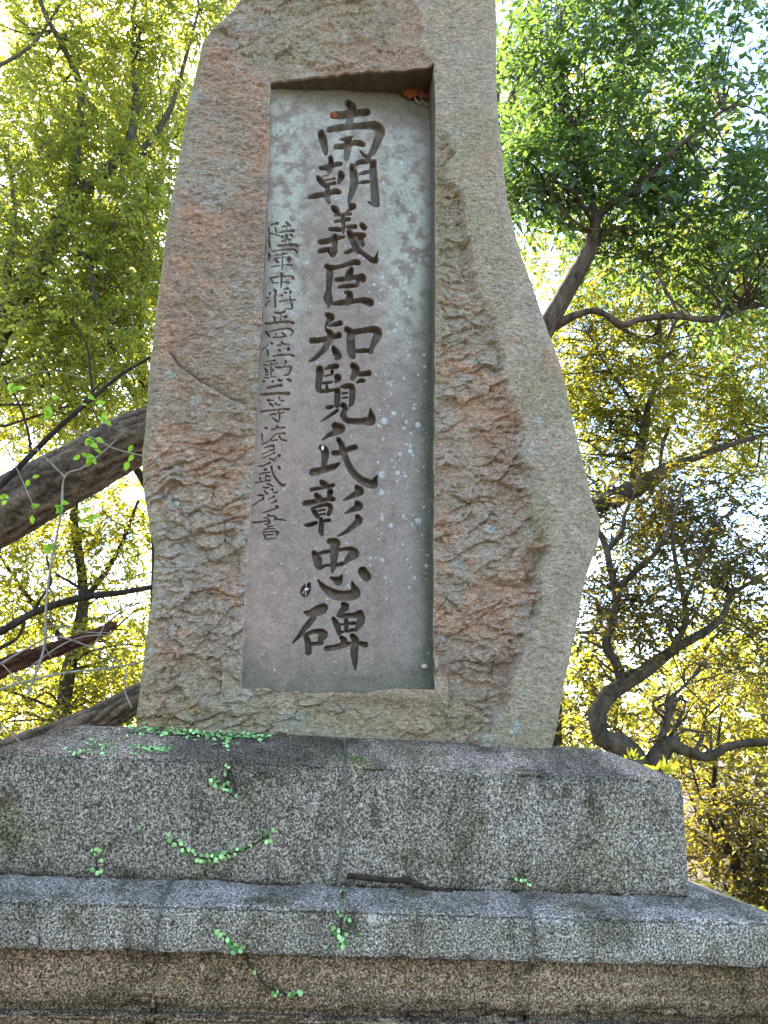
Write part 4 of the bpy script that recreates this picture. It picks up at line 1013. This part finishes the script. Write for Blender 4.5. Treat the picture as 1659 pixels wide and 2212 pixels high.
make_tree('broadleaf_tree', 'golden tree whose mossy grey limb leaves the right edge of the stone', 'tree', (tR[0][0], 5.6, -.1), tR, limR,
          [(1350, 880, 5.9, 130, 110, 1., 300), (1520, 780, 5.9, 170, 130, 1., 420), (1440, 620, 6., 190, 120, 1., 380), (1610, 930, 5.9, 110, 90, 1., 250), (1240, 560, 6.2, 150, 90, 1., 180), (1550, 520, 6.4, 150, 120, 1., 220), (1350, 300, 7., 300, 250, 1., 500), (1240, 760, 6.4, 110, 120, .9, 220), (1640, 720, 6.3, 100, 200, .9, 260), (1330, 1080, 6.6, 110, 120, .9, 150), (1000, 900, 6.8, 200, 300, 1.1, 260), (1270, 960, 6.0, 60, 110, .7, 90), (1130, 180, 6.2, 110, 180, 1., 160), (1290, 750, 6., 90, 80, .8, 70)],
          .070, LEAF_Y, BARK_TAN, 41, nseg=8, rough=.15, twig_leaves=14, clump=1.7, thr=-.3, twig_len=.42)
# ---- far bronze / golden mass low on the right: separate shrubs
for (a, lab, bl, mt, sd2) in (
    (1560, 'tall golden shrub at the right edge behind the crooked tree', [(1570, 1430, 7.5, 150, 120, 1.1, 260), (1600, 1620, 7.5, 140, 130, 1.1, 330)], LEAF_Y, 51),
    (1600, 'bronze leaved shrub at the right edge above the pedestal ledge', [(1570, 1760, 5.6, 120, 120, .9, 300), (1640, 1900, 5.6, 120, 130, .9, 320)], LEAF_B, 52)):
    Yb = bl[0][2]; b_ = P(a, 2150, Yb)
    tr = [(b_[0], b_[1], -.05, .05), (b_[0]+.05, b_[1], .5, .04), (b_[0]-.08, b_[1]+.1, 1.1, .03), (b_[0]+.02, b_[1], 2., .015)]
    make_tree('shrub', lab, 'shrub', (b_[0], b_[1], -.05), tr,
              [[(b_[0], b_[1], .5, .025), (b_[0]-.3, b_[1]-.1, 1., .018), (b_[0]-.5, b_[1]-.2, 1.6, .008)], [(b_[0], b_[1], .4, .025), (b_[0]+.4, b_[1]-.1, .9, .018), (b_[0]+.7, b_[1]-.2, 1.5, .008)]],
              bl, .075, mt, BARK_DARK, sd2, nseg=8, twig_leaves=14, clump=1.4, thr=-.1, twig_len=.4)
# ---- distant wood closing the horizon
r = np.random.default_rng(91)
blf = []
for q in range(52):
    px = -1900+q*110; blf.append((px, 1500+r.uniform(-60, 90), 17+r.uniform(-2, 3), 120, r.uniform(110, 230), 1.6, 170))
PO, DI, NO, LN, WD, TW, CE = crown(blf, .19, 12, 95, .6, -.3, .7)
v_, f_ = leaves_np(PO, DI, NO, LN, WD)
tag(mesh_np('far_wood', v_, f_, LEAF_Y, None, None, True, np.repeat(r.random(len(PO)), 2)), 'hazy golden wood closing the view low behind the pedestal', 'wood', kind='stuff')

# ================================================================ logs and bare twigs on the left
def log(name, label, pts, mat, seed, rough=.18, base=None):
    v_, f_ = furrowed(pts, seed, 170); o = mesh_np(name, v_, f_, mat, None, FUR['tone']); tag(o, label, 'log'); return o
log('fallen_log', 'reddish brown broken log leaning up at lower left', [W4(-420, 1660, 4.2, 30), W4(-120, 1520, 4.2, 27), W4(0, 1444, 4.2, 21), W4(110, 1405, 4.2, 17), W4(200, 1372, 4.2, 13), W4(243, 1350, 4.2, 9), W4(250, 1343, 4.2, 3)], BARK_LOG, 61)
log('fallen_log', 'grey brown leaning trunk just above the left end of the pedestal', [W4(-420, 1800, 3.0, 48), W4(-60, 1670, 3.0, 42), W4(60, 1620, 3.0, 36), W4(200, 1560, 3.0, 32), W4(330, 1490, 3.0, 28), W4(520, 1390, 3.1, 24), W4(760, 1280, 3.2, 18)], BARK_FUR, 62)

def twig_thing(name, label, cat, chains, mat, leaves=(), lmat=None, Y=1.6, base=None, thin=1.):
    p0 = P(*chains[0][0][:2], Y); root = empty(name, tuple(p0)); tag(root, label, cat)
    for ci, c in enumerate(chains):
        pts = [W4(a, b, Y+(e[0] if e else 0), rr_*thin) for a, b, rr_, *e in c]
        v_, f_ = tube(pts, 6, max(8, 6*len(pts)), .12, ci+hash(len(name)) % 7); put(mesh_np('stem' if ci == 0 else 'twig', v_, f_, mat), root)
    for li, (a, b, ln_, ang, tilt) in enumerate(leaves):
        p = P(a, b, Y-.02); d = R_*math.cos(ang)+U_*math.sin(ang); nrm = -F_*(1-abs(tilt))+U_*tilt+R_*.2
        v_, f_ = leaves_np(p[None], d[None], nrm[None], np.array([ln_]), np.array([ln_*.55]))
        put(mesh_np('leaf', v_, f_, lmat, None, None, True, np.full(2, (li*.37) % 1)), root)
    return root
BARK_PALE = mat_bark('pale_dry_twig', (.20, .17, .13), (.42, .38, .31))
twig_thing('bare_branch', 'long dark bare branch rising diagonally past the leaning trunk on the left', 'branch',
    [[(-260, 1210, 9), (-60, 1100, 8), (0, 1050, 7), (60, 990, 6.5), (120, 930, 6), (200, 860, 5), (260, 810, 4), (325, 772, 3)],
     [(68, 985, 4), (60, 930, 3), (40, 870, 2.5), (10, 820, 2)], [(200, 860, 3), (195, 800, 2.5), (185, 740, 2), (150, 690, 1.5)], [(120, 930, 3), (170, 880, 2), (215, 830, 2)]], BARK_DARK, Y=2.2)
twig_thing('bare_branch', 'slim brown branch curving up to the stone above the reddish log', 'branch',
    [[(-300, 1480, 9), (-100, 1410, 8), (0, 1365, 8), (70, 1325, 7.5), (140, 1300, 7), (200, 1287, 7), (260, 1280, 6), (330, 1268, 5), (420, 1250, 4)],
     [(70, 1325, 4), (90, 1290, 3), (110, 1255, 2.5), (100, 1200, 2)], [(55, 1332, 4), (40, 1375, 3), (0, 1400, 4), (-60, 1430, 4)], [(195, 1287, 4), (160, 1262, 3), (120, 1240, 2.5)]], BARK_DARK, Y=2.0)
lv = []
for (a, b, n_) in ((195, 985, 7), (205, 945, 3), (215, 905, 3), (280, 985, 3), (75, 1035, 2), (70, 1105, 3), (130, 1090, 4), (180, 1120, 4), (110, 1180, 3), (15, 1080, 3), (30, 840, 4), (100, 870, 4), (200, 870, 3)):
    for q in range(n_):
        lv.append((a+RNG.normal()*12, b+RNG.normal()*12, .038+.028*RNG.random(), RNG.uniform(-2.6, .6), RNG.uniform(-.5, .6)))
twig_thing('sapling', 'pale thin sapling with a few bright green leaves in front of the leaning trunk', 'sapling',
    [[(60, 1500, 3.2), (95, 1400, 3), (100, 1300, 3), (110, 1220, 2.8), (132, 1110, 2.8), (140, 1030, 2.6), (180, 1010, 2.4), (230, 970, 2), (275, 925, 1.5)],
     [(140, 1030, 2.2), (110, 1000, 2), (85, 975, 1.8), (70, 960, 1.2)], [(85, 975, 1.2), (30, 960, 1)], [(310, 985, 2), (250, 970, 2), (210, 950, 2), (145, 925, 1.5)], [(75, 1100, 1.6), (40, 1020, 1.4), (10, 960, 1.2)]],
    BARK_PALE, lv, LEAF_V, Y=1.5, thin=.8)
twig_thing('dead_twigs', 'tangle of pale dry twigs fanning out low on the left', 'twigs',
    [[(-80, 1520, 4), (30, 1480, 3.8), (130, 1455, 3.5), (220, 1445, 3), (300, 1432, 3)],
     [(0, 1435, 3), (60, 1400, 2.6), (120, 1375, 2.4), (200, 1400, 2.2), (260, 1430, 2)], [(30, 1478, 2.5), (80, 1430, 2.2), (150, 1385, 2), (220, 1372, 1.8), (260, 1395, 1.2)],
     [(0, 1430, 1.5), (30, 1460, 1.8), (60, 1490, 1.5)], [(60, 1395, 1.5), (110, 1352, 1.5), (180, 1365, 1.4), (290, 1368, 1.1)], [(0, 1560, 2), (30, 1590, 2), (60, 1618, 1.6)], [(90, 1385, 1.4), (110, 1420, 1.4)],
     [(200, 1400, 1.8), (225, 1350, 1.4), (228, 1310, 1)], [(275, 1440, 2.6), (270, 1490, 2.4), (285, 1530, 2)], [(30, 820, 1.6), (100, 802, 1.6), (180, 815, 1.2)]], BARK_PALE, Y=1.7, thin=.7)

# ================================================================ small growth on the pedestal
# creeping fern: round leaves, each an object
LEAF_F = mat_leaf('creeping_fern_leaf', (.06, .18, .035), (.36, .60, .20), (.20, .45, .08), .12, .4, .5)
def round_leaf(seed):
    r_ = np.random.default_rng(seed); k = 10; th = np.linspace(0, 2*math.pi, k, endpoint=False)
    rr_ = 1+.08*r_.normal(size=k); V = [(0, 0, .18)]+[(math.cos(t)*q*1.08, math.sin(t)*q*.92, .05*math.sin(2*t)) for t, q in zip(th, rr_)]
    V = np.array(V); F = np.array([(0, 1+i, 1+(i+1) % k, 1+(i+2) % k) for i in range(0, k, 2)]); return V, F
rl = []
for q in range(5):
    o = mesh_np('leaf', *round_leaf(q), LEAF_F, None, None, True, np.full(5, q/4.)); rl.append(o.data); bpy.data.objects.remove(o)
def surf_point(px, py):
    """where the view ray meets the front faces of the pedestal -> point, normal"""
    d = F_*1662+R_*(px-829.5)-U_*(py-1106.)
    def zat(Y): t = (Y-CAM[1])/d[1]; return CAM+d*t
    p = zat(.2)
    if 1.05 <= p[2] <= 1.464: return p, np.array([0, -1., 0])
    if p[2] > 1.464:
        k = (1.579-1.464)/.2297; t = (1.464-k*.2-CAM[2]+k*CAM[1])/(d[2]-k*d[1]); return CAM+d*t, np.array([0, -.45, .89])
    p = zat(0.)
    if .85 <= p[2] <= 1.0: return p, np.array([0, -1., 0])
    if p[2] > 1.0:
        k = (1.048-1.0)/.2; t = (1.0-CAM[2]+k*CAM[1])/(d[2]-k*d[1]); return CAM+d*t, np.array([0, -.23, .97])
    return zat(.055), np.array([0, -1., 0])
def fern(label, pts, size=.0105, stem=None, seed=0, spread=0., layers=1):
    r_ = np.random.default_rng(seed); p0, _ = surf_point(*pts[0][:2]); size *= .64; root = empty('creeping_fern', tuple(p0))
    tag(root, label, 'fern', 'creeping ferns growing on the pedestal')
    for (a, b) in pts:
        p, n_ = surf_point(a, b)
        o = bpy.data.objects.new('leaf', rl[r_.integers(5)]); COL.objects.link(o); o.parent = root
        z_ = n_+r_.normal(size=3)*.33; z_ /= np.linalg.norm(z_); x_ = np.cross(r_.normal(size=3), z_); x_ /= np.linalg.norm(x_); y_ = np.cross(z_, x_)
        s_ = size*(.7+.55*r_.random()); q = p+n_*(.006+.010*r_.random())-np.array(root.location); mm = Matrix.Identity(4)
        for i in range(3): mm[i][0], mm[i][1], mm[i][2], mm[i][3] = x_[i]*s_, y_[i]*s_, z_[i]*s_, q[i]
        o.matrix_local = mm
    if not stem: stem = sorted(pts, key=lambda q: q[0])[::2]+[pts[-1]] if len(pts) > 4 else pts
    if stem:
        c = []
        for (a, b) in stem:
            p, n_ = surf_point(a, b); c.append((*(p+n_*.004), .0032))
        v_, f_ = tube(c, 5, 6*len(c), .2, seed, False); put(mesh_np('runner', v_, f_, BARK_DARK), root)
    return root
def zz(L, ox, oy, s): return [((ox+a/s)*.5486, (oy+b/s)*.5486) for a, b in L]
Z5 = lambda L: zz(L, 500, 2800, 2.765)      # close-up of the cap block
Z1 = lambda L: zz(L, 0, 2800, 1.0972)
smile = [(135, 1270), (455, 1345), (470, 1400), (520, 1450), (580, 1405), (595, 1440), (608, 1510), (640, 1558), (680, 1503), (715, 1520), (745, 1555), (765, 1620), (810, 1565), (810, 1630), (850, 1635), (880, 1570), (905, 1625), (930, 1570), (970, 1615), (985, 1545), (1030, 1580), (1060, 1540), (1070, 1600), (1110, 1575), (1140, 1520), (1180, 1555), (1205, 1500), (1258, 1490), (1350, 1465), (1495, 1350), (1558, 1340), (1530, 1300), (1590, 1290), (1520, 1420), (1560, 1415)]
fern('curved string of round pale green fern leaves hanging like a smile on the cap block', Z5(smile), .0125, Z5([(440, 1350), (600, 1480), (850, 1600), (1100, 1560), (1350, 1470), (1560, 1330)]), 1)
r = np.random.default_rng(3)
top_band = [(x, 215+ (x/1600)*85+r.normal()*22+ (25 if r.random() < .3 else 0)) for x in np.linspace(0, 1560, 150)]+[(x, 430+r.normal()*18) for x in np.linspace(20, 480, 26)]+[(1080+r.normal()*40, 350+r.normal()*40) for _ in range(16)]
fern('thick band of green fern leaves along the cap slope below the stone', Z5(top_band), .0115, Z5([(0, 250), (500, 270), (1000, 275), (1540, 340)]), 2)
left_band = [(400+r.normal()*60, 165+r.normal()*14) for _ in range(22)]+[(x, 185+r.normal()*8) for x in np.linspace(300, 480, 10)]+[(x, 178+r.normal()*10) for x in np.linspace(550, 740, 22)]
fern('short row of fern leaves on the upper left edge of the cap block', Z1(left_band), .0110, Z1([(300, 190), (480, 190), (740, 190)]), 3)
fern('small patch of fern leaves on the cap block left of the joint', Z5([(1080, 590), (1110, 610), (1070, 690), (920, 755), (950, 750), (975, 770), (920, 785), (965, 810), (1060, 800), (1100, 780), (1040, 835), (1090, 855), (1130, 865), (1190, 920), (1060, 850)]), .0115, None, 4)
fern('five fern leaves low on the left end of the cap block', Z1([(400, 600), (420, 595), (435, 600), (413, 618), (440, 645), (402, 685), (425, 697), (438, 690)]), .0120, None, 5)
fern('upright cluster of fern leaves at the middle of the ledge front', Z1([(1460, 865), (1470, 880), (1490, 893), (1510, 900), (1440, 935), (1465, 945), (1495, 962), (1465, 970), (1450, 960), (1475, 985), (1495, 1000), (1460, 1010), (1480, 1015), (1545, 962), (1405, 1017)]+[(1470, 790), (1445, 800), (1490, 785), (1480, 835)]), .0120, Z1([(1480, 780), (1475, 900), (1470, 1010)]), 6)
fern('slanting row of fresh fern leaves on the ledge front left of centre', Z1([(940, 950), (955, 962), (970, 960), (965, 980), (985, 985), (1000, 990), (990, 1005), (1005, 1015), (1020, 1005), (1010, 1035), (1040, 1033), (1048, 1020), (1022, 1022)]), .0130, Z1([(935, 945), (990, 995), (1045, 1035)]), 7)
fern('trailing fern leaves on the brown frieze below the ledge', Z1([(1100, 1128), (1180, 1218), (1200, 1210), (1215, 1222), (1250, 1218), (1262, 1225), (1290, 1210), (1300, 1216), (1190, 1225), (1270, 1212)]), .0125, Z1([(1060, 1060), (1100, 1120), (1150, 1185), (1240, 1225), (1320, 1225)]), 8)
fern('tiny fern pair on the right half of the cap block near its foot', zz([(570, 725), (590, 730), (605, 728), (618, 745), (628, 748)], 1512, 2800, 1.0972), .0090, None, 9)

# grass tuft and yellow seedling on the cap
def blades(name, label, cat, px, py, n_, ln_, mat, seed, spread=.03, Yoff=0, cl=1.):
    p, _ = surf_point(px, py); root = empty(name, tuple(p)); tag(root, label, cat); r_ = np.random.default_rng(seed)
    for q in range(n_):
        a = r_.uniform(0, 6.28); d = np.array([math.cos(a)*.8, math.sin(a)*.5-.2, 1.])*cl; d /= np.linalg.norm(d); L = ln_*(.6+.6*r_.random())
        b = p+np.array([r_.normal()*spread, r_.normal()*.01, 0]); c = b+d*L*.6; e = c+(d+np.array([d[0], d[1], -1.1]))*L*.35
        sd_ = np.array([-math.sin(a), math.cos(a), 0])*.0028
        V = np.array([b-sd_, b+sd_, c+sd_, c-sd_, e, e+sd_*.2]); F = np.array([(0, 1, 2, 3), (3, 2, 5, 4)])
        put(mesh_np('blade', V, F, mat, None, None, True, np.full(2, r_.random())), root)
    return root
blades('grass_tuft', 'small tuft of green grass on the cap slope in front of the stone', 'grass', 783, 1650, 16, .055, LEAF_V, 5, .035)
blades('grass_tuft', 'few dry pale grass stalks on the cap slope right of centre', 'grass', 1062, 1620, 4, .075, BARK_PALE, 6, .01)
def sprig(name, label, px, py, Y, n_, L, seed, mat):
    p = P(px, py, Y); root = empty(name, tuple(p)); tag(root, label, 'seedling'); r_ = np.random.default_rng(seed)
    for q in range(n_):
        d = np.array([r_.normal()*.8+.3, r_.normal()*.3, .35+abs(r_.normal())*.5]); d /= np.linalg.norm(d); b = p+d*.01+np.array([r_.normal()*.015, 0, r_.random()*.02])
        v_, f_ = leaves_np(b[None], d[None], (r_.normal(size=3)+np.array([0, -1, .5]))[None], np.array([L*(.6+.6*r_.random())]), np.array([L*.3])); put(mesh_np('leaf', v_, f_, mat, None, None, True, np.full(2, .9)), root)
    v_, f_ = tube([(p[0], p[1], p[2]-.03, .003), (*p, .003), (p[0]+.03, p[1], p[2]+.05, .002)], 5, 8, 0, 0, False); put(mesh_np('stem', v_, f_, BARK_TAN), root)
    return root
LEAF_L = mat_leaf('lemon_leaf', (.30, .30, .02), (.45, .42, .03), (.60, .58, .03), .5)
sprig('seedling', 'bright yellow seedling at the right rear corner of the cap block', 1432, 1672, .62, 22, .055, 3, LEAF_L)
sprig('seedling', 'small yellow leaves peeping over the cap block left of the brighter seedling', 1365, 1646, .75, 12, .04, 4, LEAF_L)

# twig lying on the ledge
tw = []
for a, b, rr_ in ((750, 1893, 5.5), (800, 1899, 5.5), (850, 1903, 5), (880, 1905, 7), (905, 1915, 5), (935, 1920, 3.5), (978, 1922, 2)):
    p, n_ = surf_point(a, b+4); tw.append((p[0], p[1], p[2]+rr_*.0019, rr_*.0019))
rt = empty('fallen_twig', tuple(tw[0][:3])); tag(rt, 'dark fallen twig lying along the ledge top near the middle', 'twig')
v_, f_ = tube(tw, 8, 46, .25, 3); put(mesh_np('stem', v_, f_, BARK_DARK), rt)
c = tw[3]; v_, f_ = tube([(c[0], c[1], c[2], .006), (c[0]-.02, c[1]+.01, c[2]+.02, .005), (c[0]-.045, c[1]+.02, c[2]+.022, .002)], 6, 10, .2, 4); put(mesh_np('side_shoot', v_, f_, BARK_DARK), rt)
rt.rotation_euler = (0, 0, 0)

# insect nests and litter in the recess
MAT_NEST = mat_plain('orange_nest_paper', (.06, .018, .010), (.26, .075, .022), 90, .9)
MAT_DARKN = mat_plain('dark_red_litter', (.10, .02, .02), (.22, .05, .04), 50, .9)
def lump(name, mat, c, r3, seed, parent=None, amp=.3):
    k1, k2 = 12, 18; a = np.linspace(.001, math.pi-.001, k1); b = np.linspace(0, 2*math.pi, k2); A, B = np.meshgrid(a, b, indexing='ij')
    x, y, z = np.sin(A)*np.cos(B), np.sin(A)*np.sin(B), np.cos(A); s_ = 1+amp*fbm(x*2+seed, y*2, z*2, 3, seed)
    V = np.stack([c[0]+x*s_*r3[0], c[1]+y*s_*r3[1], c[2]+z*s_*r3[2]], -1).reshape(-1, 3)
    o = mesh_np(name, V, grid_faces(k1, k2), mat)
    if parent: put(o, parent)
    return o
def on_panel(px, py): return P(px, py, YS+float(depth_panel(px, py)))
c0 = on_panel(884, 205)+np.array([0, -.02, 0]); nest = empty('insect_nest', tuple(c0)); tag(nest, 'orange insect nest with dark red litter in the upper right corner of the panel', 'nest')
lump('nest_body', MAT_NEST, c0, (.055, .02, .045), 3, nest); lump('litter', MAT_DARKN, on_panel(908, 208)-np.array([0, .02, 0]), (.045, .015, .03), 5, nest, .6); lump('litter', MAT_DARKN, on_panel(926, 205)-np.array([0, .02, 0]), (.03, .012, .06), 8, nest, .5)
for q, ch in enumerate(([(895, 215), (905, 230), (915, 222)], [(905, 205), (912, 225), (922, 232)], [(915, 200), (920, 215)], [(890, 200), (898, 225)])):
    v_, f_ = tube([(*(on_panel(a, b)-np.array([0, .02, 0])), .0028) for a, b in ch], 5, 10, .3, q, False); put(mesh_np('strand', v_, f_, BARK_PALE), nest)
c1 = on_panel(722, 249)+np.array([0, .004, 0]); tag(lump('cocoon', MAT_NEST, c1, (.022, .008, .024), 9), 'small orange cocoon inside the top stroke of the first large character', 'cocoon')
MAT_WEB = mat_plain('white_fluff', (.5, .5, .5), (.7, .7, .72), 80)
cw = on_panel(660, 1274); web = empty('spider_web', tuple(cw)); tag(web, 'pale wad of web filling the small dot left of the loyalty character', 'web')
lump('wad', MAT_WEB, (cw[0]+.004, cw[1]-.004, cw[2]+.002), (.008, .004, .005), 12, web, .7)
for q in range(2):
    a = q*1.1+.3; v_, f_ = tube([(cw[0]+math.cos(a)*.02, cw[1]-.002, cw[2]+math.sin(a)*.03, .0009), (cw[0], cw[1]+.004, cw[2], .0012), (cw[0]-math.cos(a+.4)*.02, cw[1]-.002, cw[2]-math.sin(a+.4)*.03, .0009)], 5, 8, 0, 0, False); put(mesh_np('strand', v_, f_, MAT_WEB), web)
cw = on_panel(697, 968); tag(lump('web_tuft', MAT_WEB, cw, (.007, .006, .012), 4), 'white web tuft in the stroke of the family name character', 'web')
cn = on_panel(917, 1440); tag(lump('snail', mat_plain('snail_shell', (.25, .22, .17), (.42, .38, .3), 40), cn-np.array([0, .008, 0]), (.016, .012, .013), 6), 'small pale snail near the lower right corner of the panel', 'snail')

# ferns at the lower right edge
def fern_frond(root, b, d, L, mat, seed):
    r_ = np.random.default_rng(seed); k = 16; t = np.linspace(0, 1, k)
    side = np.cross(d, [0, 0, 1.]); side /= np.linalg.norm(side)
    c = b+d*L*t[:, None]; c[:, 2] -= .35*L*t**2
    PO_, DI_, LN_ = [], [], []
    for i in range(2, k):
        for s_ in (-1, 1):
            PO_.append(c[i]); DI_.append(side*s_+d*.4); LN_.append(L*.30*math.sin(math.pi*min(1, .12+t[i]*.9))+.01)
    PO_, DI_, LN_ = np.array(PO_), np.array(DI_), np.array(LN_)
    v1, f1 = leaves_np(PO_, DI_, np.tile([0, 0, 1.], (len(PO_), 1)), LN_, LN_*.25)
    put(mesh_np('frond', v1, f1, mat, None, None, True, r_.random(len(f1))), root)
for q, (a, b) in enumerate(((1560, 1975), (1640, 1985), (1510, 1900), (1600, 1940))):
    p = P(a, b, 3.4+.2*q); root = empty('ground_fern', (p[0], p[1], p[2])); tag(root, ('yellow green fern arching over the ledge end nearest the pedestal corner', 'yellow green fern at the right edge of view just above the ledge', 'smaller fern close against the right side of the cap block', 'fern rising behind the two lower ones at the right')[q], 'fern', 'arching ferns right of the pedestal')
    for k in range(9):
        an = k*.7+q; d = np.array([math.cos(an), math.sin(an)*.6-.2, .8]); d /= np.linalg.norm(d)
        fern_frond(root, p+np.array([0, 0, -.25]), d, .42, LEAF_Y, k+q*10)
    v_, f_ = tube([(p[0], p[1], min(p[2]-.25, 0)-.05, .03), (p[0]+.01, p[1], p[2]-.22, .02)], 6, 6, .2, q); put(mesh_np('stem', v_, f_, BARK_DARK), root)
